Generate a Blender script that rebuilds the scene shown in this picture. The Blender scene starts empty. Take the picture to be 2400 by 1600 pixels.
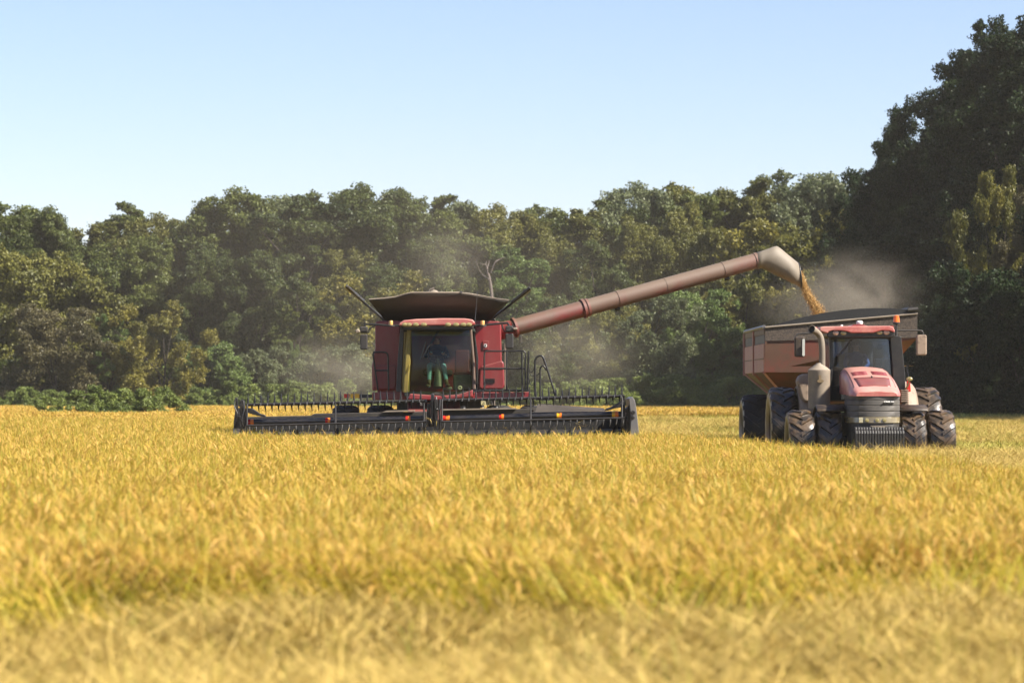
import bpy, math, random
import numpy as np
from mathutils import Vector, Matrix, noise as mnoise

random.seed(7)
RNG = np.random.default_rng(7)
SC = bpy.context.scene
COL = SC.collection
PI = math.pi

# ------------------------------------------------------------------ camera
FPX = 7000.0                      # focal length in pixels of the 2400 px wide photo
CAM_H = 1.30                      # eye height above the straw surface (z = 0)
TILT = math.atan((921 - 800) / FPX)
cd = bpy.data.cameras.new("camera")
cam = bpy.data.objects.new("camera", cd)
COL.objects.link(cam)
cam.location = (0, 0, CAM_H)
cam.rotation_euler = (PI / 2 + TILT, 0, 0)
cd.sensor_width = 36.0
cd.lens = 36.0 * FPX / 2400.0
cd.clip_start = 0.5
cd.clip_end = 6000
cd.dof.use_dof = True
cd.dof.focus_distance = 68.0
cd.dof.aperture_fstop = 2.5
cd.dof.aperture_blades = 9
SC.camera = cam

# ------------------------------------------------------------------ sky, sun, exposure
SUN_DIR = Vector((0.68, -0.29, 0.68)).normalized()
SUN_EL = math.asin(SUN_DIR.z)
SUN_AZ = math.atan2(SUN_DIR.x, SUN_DIR.y)
world = bpy.data.worlds.new("World")
SC.world = world
world.use_nodes = True
wn = world.node_tree
sky = wn.nodes.new("ShaderNodeTexSky")
sky.sky_type = 'NISHITA'
sky.sun_disc = False
sky.sun_elevation = SUN_EL
sky.sun_rotation = SUN_AZ
sky.altitude = 100
sky.air_density = 1.0
sky.dust_density = 0.3
sky.ozone_density = 3.0
bg = wn.nodes["Background"]
bg.inputs[1].default_value = 0.062
tint = wn.nodes.new("ShaderNodeMix")
tint.data_type = 'RGBA'
tint.blend_type = 'MULTIPLY'
tint.inputs[0].default_value = 1.0
tint.inputs[7].default_value = (1.0, 0.93, 1.02, 1)
wn.links.new(sky.outputs[0], tint.inputs[6])
wn.links.new(tint.outputs[2], bg.inputs[0])
sl = bpy.data.lights.new("sun", 'SUN')
sl.energy = 5.0
sl.angle = math.radians(0.53)
sl.color = (1.0, 0.93, 0.82)
so = bpy.data.objects.new("sun", sl)
COL.objects.link(so)
so.location = (40, -10, 60)
so.rotation_euler = (-SUN_DIR).to_track_quat('-Z', 'Y').to_euler()
SC.view_settings.view_transform = 'Standard'
SC.view_settings.look = 'None'
SC.view_settings.exposure = 1.5
SC.view_settings.gamma = 1.0
SC.view_settings.use_curve_mapping = False
SC.render.engine = 'CYCLES'
cy = SC.cycles
cy.max_bounces = 6
cy.diffuse_bounces = 2
cy.glossy_bounces = 2
cy.transmission_bounces = 3
cy.transparent_max_bounces = 12
cy.volume_bounces = 0
cy.volume_step_rate = 2.0
cy.volume_max_steps = 96
cy.use_adaptive_sampling = True
cy.adaptive_threshold = 0.02
cy.use_denoising = True
cy.denoising_prefilter = 'ACCURATE'
cy.caustics_reflective = False
cy.caustics_refractive = False

CP = Vector((0, 0, CAM_H))
CF = Vector((0, math.cos(TILT), math.sin(TILT)))
CU = Vector((0, -math.sin(TILT), math.cos(TILT)))


def P(px, py, d):
    """world point seen at photo pixel (px, py) at depth y = d"""
    v = CF + Vector((1, 0, 0)) * ((px - 1200) / FPX) + CU * ((800 - py) / FPX)
    return CP + v * (d / v.y)


# ------------------------------------------------------------------ materials
def nm(m):
    m.use_nodes = True
    return m.node_tree.nodes, m.node_tree.links, m.node_tree.nodes["Principled BSDF"]


def mat(name, base, rough=0.6, metal=0.0, spec=0.5, c2=None, scale=6.0, thr=(0.42, 0.62), bump=0.0,
        dust=None, dust_amt=0.0, top=0.0, rough2=None, coat=0.0, detail=6.0, stretch=None, k=None):
    """principled paint / rubber / metal with procedural wear (c2) and settled dust"""
    m = bpy.data.materials.new(name)
    N, L, B = nm(m)
    if k is None:
        k = 0.85 if any(w in name for w in ('white', 'lens', 'reflector', 'chrome', 'grain', 'skin', 'light_blue')) else (0.26 if any(w in name for w in ('black', 'rubber', 'navy', 'cast_iron', 'tank_sheet', 'spring_tine', 'grey_sheet')) else (0.9 if 'sun_faded' in name else (0.62 if ('dust_coated' in name or 'spattered_fender' in name) else 0.46)))
    base = tuple(q * k for q in base)
    c2 = tuple(q * k for q in c2) if c2 else None
    dust = tuple(q * k for q in dust) if dust else None
    B.inputs["Base Color"].default_value = (*base, 1)
    B.inputs["Roughness"].default_value = rough
    B.inputs["Metallic"].default_value = metal
    B.inputs["Specular IOR Level"].default_value = spec
    B.inputs["Coat Weight"].default_value = coat
    tc = N.new("ShaderNodeTexCoord")
    vec = tc.outputs["Object"]
    if stretch:
        mp = N.new("ShaderNodeMapping")
        mp.inputs["Scale"].default_value = stretch
        L.new(vec, mp.inputs[0])
        vec = mp.outputs[0]
    nz = N.new("ShaderNodeTexNoise")
    nz.inputs["Scale"].default_value = scale
    nz.inputs["Detail"].default_value = detail
    nz.inputs["Roughness"].default_value = 0.62
    L.new(vec, nz.inputs["Vector"])
    cur = None
    if c2 is not None:
        rp = N.new("ShaderNodeMapRange")
        rp.interpolation_type = 'SMOOTHSTEP'
        rp.inputs[1].default_value, rp.inputs[2].default_value = thr
        L.new(nz.outputs[0], rp.inputs[0])
        mx = N.new("ShaderNodeMix")
        mx.data_type = 'RGBA'
        mx.inputs[6].default_value = (*base, 1)
        mx.inputs[7].default_value = (*c2, 1)
        L.new(rp.outputs[0], mx.inputs[0])
        cur = mx.outputs[2]
        if rough2 is not None:
            mr = N.new("ShaderNodeMix")
            mr.inputs[2].default_value = rough
            mr.inputs[3].default_value = rough2
            L.new(rp.outputs[0], mr.inputs[0])
            L.new(mr.outputs[0], B.inputs["Roughness"])
    if dust is not None:
        n2 = N.new("ShaderNodeTexNoise")
        n2.inputs["Scale"].default_value = scale * 0.45
        n2.inputs["Detail"].default_value = 8
        n2.inputs["Roughness"].default_value = 0.7
        L.new(vec, n2.inputs["Vector"])
        ge = N.new("ShaderNodeNewGeometry")
        sx = N.new("ShaderNodeSeparateXYZ")
        L.new(ge.outputs["Normal"], sx.inputs[0])
        a = N.new("ShaderNodeMath")
        a.operation = 'MULTIPLY_ADD'
        a.use_clamp = True
        L.new(sx.outputs[2], a.inputs[0])
        a.inputs[1].default_value = top
        a.inputs[2].default_value = dust_amt - 0.5
        b = N.new("ShaderNodeMath")
        b.operation = 'ADD'
        b.use_clamp = True
        b.inputs[1].default_value = 0
        mu = N.new("ShaderNodeMath")
        mu.operation = 'MULTIPLY_ADD'
        L.new(n2.outputs[0], mu.inputs[0])
        mu.inputs[1].default_value = 1.0
        a.use_clamp = False
        L.new(a.outputs[0], mu.inputs[2])
        L.new(mu.outputs[0], b.inputs[0])
        mx = N.new("ShaderNodeMix")
        mx.data_type = 'RGBA'
        L.new(b.outputs[0], mx.inputs[0])
        if cur is not None:
            L.new(cur, mx.inputs[6])
        else:
            mx.inputs[6].default_value = (*base, 1)
        mx.inputs[7].default_value = (*dust, 1)
        cur = mx.outputs[2]
    if cur is not None:
        L.new(cur, B.inputs["Base Color"])
    if bump > 0:
        bp = N.new("ShaderNodeBump")
        bp.inputs["Strength"].default_value = bump
        bp.inputs["Distance"].default_value = 0.02
        L.new(nz.outputs[0], bp.inputs["Height"])
        L.new(bp.outputs[0], B.inputs["Normal"])
    return m


DUST = (0.34, 0.26, 0.18)
M = {}
M['red'] = mat('red_paint', (0.42, 0.022, 0.030), 0.40, coat=0.1, c2=(0.36, 0.020, 0.028), scale=2.5, dust=(0.40, 0.26, 0.20), dust_amt=0.10, top=0.35, stretch=(1.2, 1.2, .35))
M['red_dust'] = mat('dusty_red_paint', (0.34, 0.035, 0.04), 0.5, c2=(0.30, 0.02, 0.028), scale=1.6, thr=(0.5, 0.62), dust=(0.34, 0.24, 0.17), dust_amt=0.42, top=0.30)
M['hood_red'] = mat('sun_faded_red_paint', (0.36, 0.05, 0.05), 0.42, coat=0.2, c2=(0.44, 0.12, 0.10), scale=3.2, thr=(0.46, 0.58), bump=.05, dust=(0.55, 0.36, 0.28), dust_amt=0.22, top=0.38)  # dusty red lightened so hood and roofs carry the sun's highlight
M['vent_red'] = mat('vent_red_paint', (0.42, 0.03, 0.06), 0.45, dust=DUST, dust_amt=0.1, scale=12)
M['cart_red'] = mat('muddy_red_paint', (0.25, 0.030, 0.012), 0.6, c2=(0.13, 0.050, 0.020), scale=1.6, thr=(0.36, 0.60), dust=(0.19, 0.085, 0.032), dust_amt=0.24, top=0.1, bump=0.15, detail=10)
M['cart_side'] = mat('skylit_dusty_red_paint', (0.42, 0.15, 0.11), 0.55, k=0.8, c2=(0.46, 0.19, 0.11), scale=1.5, dust=(0.5, 0.34, 0.25), dust_amt=0.28)  # pale from dust, plus sky light put into the colour
M['cart_mud'] = mat('mud_spattered_steel', (0.075, 0.055, 0.042), 0.8, c2=(0.16, 0.115, 0.08), scale=24, thr=(0.40, 0.60), bump=0.4, detail=10)
M['tan_steel'] = mat('tan_dusty_steel', (0.36, 0.25, 0.12), 0.7, c2=(0.28, 0.19, 0.10), scale=5)
M['tarp'] = mat('black_tarp', (0.018, 0.018, 0.02), 0.65, c2=(0.10, 0.09, 0.08), scale=22, thr=(0.58, 0.70))
M['black'] = mat('black_metal', (0.022, 0.022, 0.025), 0.45, c2=(0.05, 0.045, 0.04), scale=9, dust=(0.22, 0.18, 0.13), dust_amt=0.08, top=0.18)
M['navy'] = mat('dark_navy_tube', (0.016, 0.020, 0.034), 0.38, c2=(0.03, 0.032, 0.042), scale=4, dust=DUST, dust_amt=0.05, top=0.12)
M['plastic'] = mat('dusty_black_plastic', (0.045, 0.043, 0.042), 0.55, c2=(0.075, 0.068, 0.06), scale=3.5, dust=(0.30, 0.25, 0.19), dust_amt=0.20, top=0.28)
M['grille'] = mat('dusty_grey_grille', (0.085, 0.08, 0.075), 0.6, c2=(0.12, 0.11, 0.10), scale=3.0, dust=(0.28, 0.24, 0.19), dust_amt=0.22, top=0.25)
M['deckgrey'] = mat('worn_grey_sheet', (0.06, 0.056, 0.05), 0.55, c2=(0.085, 0.078, 0.065), scale=5, dust=DUST, dust_amt=0.18, top=0.25)
M['tankgrey'] = mat('dusty_tank_sheet', (0.075, 0.050, 0.024), 0.62, c2=(0.04, 0.03, 0.018), scale=1.2, dust=(0.16, 0.11, 0.055), dust_amt=0.15, top=0.2)
M['divider'] = mat('grey_divider_plastic', (0.22, 0.22, 0.23), 0.45, c2=(0.28, 0.27, 0.26), scale=4, dust=DUST, dust_amt=0.1)
M['steel'] = mat('bare_steel', (0.32, 0.31, 0.30), 0.4, metal=0.8, c2=(0.2, 0.17, 0.14), scale=14)
M['tine'] = mat('grey_spring_tine', (0.16, 0.16, 0.165), 0.42, k=0.9, metal=0.2, c2=(0.06, 0.06, 0.06), scale=12)
M['tan_dust'] = mat('dust_coated_metal', (0.33, 0.27, 0.20), 0.7, c2=(0.25, 0.20, 0.15), scale=4, dust=(0.42, 0.34, 0.25), dust_amt=0.2, top=0.25)
M['spout'] = mat('dust_coated_spout', (0.22, 0.18, 0.135), 0.65, c2=(0.16, 0.13, 0.095), scale=2.2, thr=(.4, .62), dust=(0.42, 0.35, 0.26), dust_amt=0.25, top=0.2)
M['auger'] = mat('dusty_red_auger_paint', (0.26, 0.016, 0.016), 0.6, c2=(0.17, 0.075, 0.05), scale=0.8, thr=(0.44, 0.64), dust=(0.27, 0.20, 0.135), dust_amt=0.20, top=0.60)
M['auger_dusty'] = mat('browned_auger_paint', (0.24, 0.02, 0.02), 0.65, c2=(0.22, 0.115, 0.08), scale=0.7, thr=(0.32, 0.56), dust=(0.30, 0.225, 0.155), dust_amt=0.30, top=0.55)
M['pillar_tan'] = mat('dusty_tan_pillar', (0.30, 0.20, 0.14), 0.6, c2=(0.24, 0.15, 0.11), scale=7)
M['cabyellow'] = mat('ochre_cab_light', (0.42, 0.32, 0.05), 0.7, c2=(0.36, 0.27, 0.05), scale=6)  # ochre carries the yellow light and reflections inside the cab
M['lining'] = mat('grey_green_cab_trim', (0.055, 0.07, 0.045), 0.7, c2=(0.035, 0.045, 0.03), scale=9)
M['column'] = mat('grey_column_plastic', (0.17, 0.21, 0.17), 0.5, c2=(0.13, 0.16, 0.13), scale=7)
M['seat_red'] = mat('red_seat_cloth', (0.25, 0.02, 0.025), 0.8, c2=(0.18, 0.015, 0.02), scale=30)
M['seat_black'] = mat('black_seat_cloth', (0.02, 0.02, 0.022), 0.85, c2=(0.035, 0.035, 0.035), scale=40)
M['amber'] = mat('amber_lens', (0.75, 0.16, 0.015), 0.25, c2=(0.6, 0.12, 0.01), scale=20)
M['amber_pale'] = mat('pale_amber_lens', (0.62, 0.36, 0.10), 0.35, c2=(0.5, 0.28, 0.08), scale=20)
M['redlens'] = mat('red_lens', (0.55, 0.02, 0.012), 0.25, c2=(0.45, 0.015, 0.01), scale=20)
M['orange_refl'] = mat('orange_reflector', (0.85, 0.20, 0.01), 0.3, c2=(0.75, 0.17, 0.01), scale=30)
M['yellow_refl'] = mat('yellow_reflector', (0.80, 0.42, 0.015), 0.3, c2=(0.7, 0.36, 0.01), scale=30)
M['lampglass'] = mat('lamp_lens', (0.34, 0.28, 0.11), 0.15, spec=0.8, c2=(0.22, 0.18, 0.06), scale=26, coat=0.6)
M['lamp_pink'] = mat('dusty_lamp_lens', (0.46, 0.30, 0.22), 0.25, spec=0.8, c2=(0.36, 0.2, 0.14), scale=40, coat=0.4)
M['white'] = mat('white_plastic', (0.75, 0.72, 0.68), 0.45, c2=(0.66, 0.6, 0.54), scale=8)
M['letter_white'] = mat('white_lettering', (0.8, 0.79, 0.76), 0.5, c2=(0.72, 0.7, 0.66), scale=9)
M['letter_dim'] = mat('dull_silver_lettering', (0.20, 0.17, 0.15), 0.5, c2=(0.16, 0.14, 0.12), scale=9)
M['faint_letter'] = mat('faded_lettering', (0.40, 0.19, 0.15), 0.6, c2=(0.44, 0.2, 0.16), scale=9)
M['bandlight'] = mat('dusty_headlamp_band', (0.42, 0.34, 0.17), 0.22, spec=0.8, coat=0.5, c2=(0.33, 0.25, 0.11), scale=5, dust=(0.5, 0.40, 0.24), dust_amt=0.22)
M['chrome'] = mat('mirror_chrome', (0.75, 0.76, 0.78), 0.08, metal=1.0, c2=(0.66, 0.66, 0.66), scale=5)
M['rubber'] = mat('wet_muddy_rubber', (0.011, 0.010, 0.009), 0.34, spec=0.5, k=0.8, c2=(0.085, 0.052, 0.026), scale=5, thr=(0.44, 0.58), bump=0.6, rough2=0.4, dust=(0.19, 0.125, 0.06), dust_amt=0.05, top=0.10, detail=9)
M['rubber_dry'] = mat('dry_cart_rubber', (0.030, 0.026, 0.023), 0.7, c2=(0.06, 0.045, 0.03), scale=7, bump=0.4)
M['sidewall'] = mat('mud_caked_sidewall', (0.20, 0.145, 0.085), 0.38, spec=0.7, c2=(0.09, 0.065, 0.04), scale=5, bump=0.6, detail=9, thr=(0.45, 0.62), stretch=(1, 1.5, 0.4))
M['fender'] = mat('mud_spattered_fender', (0.38, 0.28, 0.20), 0.65, c2=(0.20, 0.14, 0.09), scale=6, thr=(0.52, 0.66), bump=0.3)
M['fender_dark'] = mat('dark_muddy_fender', (0.06, 0.04, 0.026), 0.55, c2=(0.12, 0.08, 0.045), scale=8, bump=0.4)
M['weight'] = mat('dark_cast_iron', (0.032, 0.031, 0.030), 0.5, c2=(0.055, 0.05, 0.045), scale=12, dust=(0.22, 0.18, 0.14), dust_amt=0.06, top=0.22)
M['grain'] = mat('rough_rice_grain', (0.62, 0.38, 0.13), 0.7, c2=(0.5, 0.29, 0.09), scale=60, bump=0.5)
M['skin'] = mat('skin', (0.50, 0.27, 0.17), 0.55, c2=(0.44, 0.22, 0.14), scale=12)
M['jeans'] = mat('light_blue_jeans', (0.16, 0.36, 0.46), 0.85, c2=(0.11, 0.28, 0.38), scale=18, bump=0.3)
M['jeans_dark'] = mat('dark_blue_jeans', (0.03, 0.045, 0.09), 0.85, c2=(0.04, 0.06, 0.11), scale=18)
M['shirt_navy'] = mat('navy_shirt', (0.035, 0.06, 0.14), 0.85, c2=(0.045, 0.075, 0.17), scale=14, bump=0.3)
M['shirt_blue'] = mat('blue_work_shirt', (0.035, 0.085, 0.22), 0.85, c2=(0.05, 0.11, 0.26), scale=10, bump=0.3)
M['boot'] = mat('tan_leather_boot', (0.20, 0.145, 0.08), 0.7, c2=(0.14, 0.1, 0.055), scale=14)
M['cap'] = mat('cap_cloth', (0.03, 0.04, 0.07), 0.85, c2=(0.04, 0.05, 0.085), scale=20)
M['cap_orange'] = mat('orange_cap_cloth', (0.48, 0.16, 0.03), 0.85, c2=(0.4, 0.13, 0.025), scale=20)
M['hair'] = mat('brown_hair', (0.04, 0.025, 0.015), 0.6, c2=(0.06, 0.04, 0.02), scale=40)
M['eye'] = mat('dark_eye', (0.02, 0.015, 0.01), 0.2, c2=(0.03, 0.02, 0.015), scale=40)
M['bark'] = mat('tree_bark', (0.09, 0.07, 0.055), 0.9, c2=(0.05, 0.04, 0.03), scale=8, bump=0.6)
M['deadwood'] = mat('bleached_dead_wood', (0.24, 0.19, 0.16), 0.85, c2=(0.24, 0.19, 0.16), scale=5, bump=0.4)


def glass_mat(name, tint, refl=0.5, rough=0.02):
    m = bpy.data.materials.new(name)
    N, L, B = nm(m)
    N.remove(B)
    out = N["Material Output"]
    tr = N.new("ShaderNodeBsdfTransparent")
    tr.inputs[0].default_value = (*tint, 1)
    gl = N.new("ShaderNodeBsdfGlossy")
    gl.inputs["Roughness"].default_value = rough
    gl.inputs["Color"].default_value = (0.9, 0.93, 1, 1)
    fr = N.new("ShaderNodeFresnel")
    fr.inputs[0].default_value = 1.5
    nz = N.new("ShaderNodeTexNoise")
    nz.inputs["Scale"].default_value = 3.0
    nz.inputs["Detail"].default_value = 7
    tc = N.new("ShaderNodeTexCoord")
    L.new(tc.outputs["Object"], nz.inputs["Vector"])
    df = N.new("ShaderNodeBsdfDiffuse")
    df.inputs[0].default_value = (0.30, 0.26, 0.2, 1)
    mu = N.new("ShaderNodeMath")
    mu.operation = 'MULTIPLY'
    mu.inputs[1].default_value = refl
    L.new(fr.outputs[0], mu.inputs[0])
    m1 = N.new("ShaderNodeMixShader")
    L.new(mu.outputs[0], m1.inputs[0])
    L.new(tr.outputs[0], m1.inputs[1])
    L.new(gl.outputs[0], m1.inputs[2])
    rp = N.new("ShaderNodeMapRange")
    rp.inputs[1].default_value, rp.inputs[2].default_value = 0.4, 0.9
    rp.inputs[3].default_value, rp.inputs[4].default_value = 0.0, 0.05
    L.new(nz.outputs[0], rp.inputs[0])
    m2 = N.new("ShaderNodeMixShader")
    L.new(rp.outputs[0], m2.inputs[0])
    L.new(m1.outputs[0], m2.inputs[1])
    L.new(df.outputs[0], m2.inputs[2])
    L.new(m2.outputs[0], out.inputs[0])
    return m


M['glass_green'] = glass_mat('tinted_green_glass', (0.62, 0.70, 0.50))
M['glass_blue'] = glass_mat('tinted_blue_glass', (0.40, 0.53, 0.70), refl=1.3)


def leaf_mat(name, c1, c2, trans=0.30, rough=0.5, var=0.5, spec=0.3):
    """foliage: colour between c1 and c2 from the per-leaf attribute and a per-tree random"""
    m = bpy.data.materials.new(name)
    N, L, B = nm(m)
    at = N.new("ShaderNodeAttribute")
    at.attribute_name = "tint"
    oi = N.new("ShaderNodeObjectInfo")
    ad = N.new("ShaderNodeMath")
    ad.operation = 'MULTIPLY_ADD'
    ad.inputs[1].default_value = var * 0.5
    ad.inputs[2].default_value = -var * 0.25
    L.new(oi.outputs["Random"], ad.inputs[0])
    a2 = N.new("ShaderNodeMath")
    a2.operation = 'ADD'
    a2.use_clamp = True
    L.new(ad.outputs[0], a2.inputs[0])
    L.new(at.outputs["Fac"], a2.inputs[1])
    mx = N.new("ShaderNodeMix")
    mx.data_type = 'RGBA'
    mx.inputs[6].default_value = (*c1, 1)
    mx.inputs[7].default_value = (*c2, 1)
    L.new(a2.outputs[0], mx.inputs[0])
    L.new(mx.outputs[2], B.inputs["Base Color"])
    B.inputs["Roughness"].default_value = rough
    B.inputs["Specular IOR Level"].default_value = spec
    tl = N.new("ShaderNodeBsdfTranslucent")
    L.new(mx.outputs[2], tl.inputs[0])
    ms = N.new("ShaderNodeMixShader")
    ms.inputs[0].default_value = trans
    L.new(B.outputs[0], ms.inputs[1])
    L.new(tl.outputs[0], ms.inputs[2])
    L.new(ms.outputs[0], N["Material Output"].inputs[0])
    return m


LM = {
    'green': leaf_mat('green_leaves', (0.036, 0.052, 0.010), (0.150, 0.170, 0.038)),
    'dark': leaf_mat('dark_green_leaves', (0.022, 0.036, 0.008), (0.100, 0.122, 0.028)),
    'deep': leaf_mat('deep_shade_leaves', (0.004, 0.011, 0.0022), (0.022, 0.040, 0.008), trans=0.15, spec=0.15),  # near-black green: the right trees' shaded side put into the leaf colour
    'verge': leaf_mat('sunlit_verge_leaves', (0.075, 0.105, 0.018), (0.24, 0.285, 0.070)),  # brighter than fresh: sunlight on the margin bushes put into the green
    'olive': leaf_mat('olive_leaves', (0.052, 0.060, 0.010), (0.190, 0.180, 0.036)),
    'yellow': leaf_mat('yellowing_leaves', (0.080, 0.082, 0.012), (0.24, 0.205, 0.036)),
    'brown': leaf_mat('browning_leaves', (0.056, 0.052, 0.020), (0.140, 0.118, 0.050)),
    'fresh': leaf_mat('fresh_green_leaves', (0.060, 0.098, 0.020), (0.185, 0.245, 0.065)),
    'sage': leaf_mat('grey_green_leaves', (0.062, 0.078, 0.030), (0.190, 0.215, 0.100)),
}
M['rice'] = leaf_mat('ripe_rice_plant', (0.385, 0.280, 0.026), (0.545, 0.328, 0.085), trans=0.30, rough=0.55, var=0.4)
M['riceleaf'] = leaf_mat('rice_leaf', (0.18, 0.22, 0.014), (0.55, 0.395, 0.050), trans=0.40, rough=0.5, var=0.35)
M['straw'] = leaf_mat('cut_rice_straw', (0.21, 0.152, 0.026), (0.61, 0.435, 0.130), trans=0.15, rough=0.6, var=0.35)
M['fieldstraw'] = leaf_mat('field_straw', (0.14, 0.150, 0.015), (0.44, 0.36, 0.075), trans=0.2, rough=0.6, var=0.3)
M['stubble'] = leaf_mat('rice_stubble', (0.17, 0.21, 0.02), (0.46, 0.38, 0.06), trans=0.3, rough=0.6, var=0.0)


def ground_mat():
    m = bpy.data.materials.new('straw_littered_soil')
    N, L, B = nm(m)
    tc = N.new("ShaderNodeTexCoord")
    n1 = N.new("ShaderNodeTexNoise")
    n1.inputs["Scale"].default_value = 0.5
    n1.inputs["Detail"].default_value = 10
    L.new(tc.outputs["Object"], n1.inputs["Vector"])
    n2 = N.new("ShaderNodeTexNoise")
    n2.inputs["Scale"].default_value = 9
    n2.inputs["Detail"].default_value = 8
    L.new(tc.outputs["Object"], n2.inputs["Vector"])
    r = N.new("ShaderNodeValToRGB")
    e = r.color_ramp.elements
    e[0].position, e[0].color = 0.3, (0.12, 0.085, 0.035, 1)
    e[1].position, e[1].color = 0.7, (0.34, 0.27, 0.11, 1)
    k = e.new(0.5)
    k.color = (0.24, 0.20, 0.06, 1)
    mx = N.new("ShaderNodeMath")
    mx.operation = 'MULTIPLY_ADD'
    mx.inputs[1].default_value = 0.6
    L.new(n2.outputs[0], mx.inputs[0])
    a = N.new("ShaderNodeMath")
    a.operation = 'MULTIPLY'
    a.inputs[1].default_value = 0.42
    L.new(n1.outputs[0], a.inputs[0])
    L.new(a.outputs[0], mx.inputs[2])
    L.new(mx.outputs[0], r.inputs[0])
    L.new(r.outputs[0], B.inputs["Base Color"])
    B.inputs["Roughness"].default_value = 0.9
    bp = N.new("ShaderNodeBump")
    bp.inputs["Strength"].default_value = 0.8
    bp.inputs["Distance"].default_value = 0.05
    L.new(n2.outputs[0], bp.inputs["Height"])
    L.new(bp.outputs[0], B.inputs["Normal"])
    return m


M['ground'] = ground_mat()


# ------------------------------------------------------------------ scene helpers
def tag(o, label=None, cat=None, group=None, kind=None):
    if label:
        o["label"] = label
    if cat:
        o["category"] = cat
    if group:
        o["group"] = group
    if kind:
        o["kind"] = kind
    return o


def empty(name, loc, label, cat, group=None):
    o = bpy.data.objects.new(name, None)
    COL.objects.link(o)
    o.location = loc
    o.empty_display_size = 0.2
    return tag(o, label, cat, group)


def root_of(o):
    while o.parent:
        o = o.parent
    return o


def mesh_np(name, V, F, tint=None, mats=(), smooth=False):
    """fast mesh from numpy verts (N,3) and faces (M,k)"""
    V = np.ascontiguousarray(V, dtype=np.float32)
    F = np.ascontiguousarray(F, dtype=np.int32)
    me = bpy.data.meshes.new(name)
    k = F.shape[1]
    me.vertices.add(len(V))
    me.vertices.foreach_set("co", V.ravel())
    me.loops.add(F.size)
    me.loops.foreach_set("vertex_index", F.ravel())
    me.polygons.add(len(F))
    me.polygons.foreach_set("loop_start", np.arange(0, F.size, k, dtype=np.int32))
    if smooth:
        me.polygons.foreach_set("use_smooth", np.ones(len(F), dtype=bool))
    me.update(calc_edges=True)
    if tint is not None:
        at = me.attributes.new("tint", 'FLOAT', 'POINT')
        at.data.foreach_set("value", np.ascontiguousarray(tint, dtype=np.float32))
    for m in mats:
        me.materials.append(m)
    return me


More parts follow.
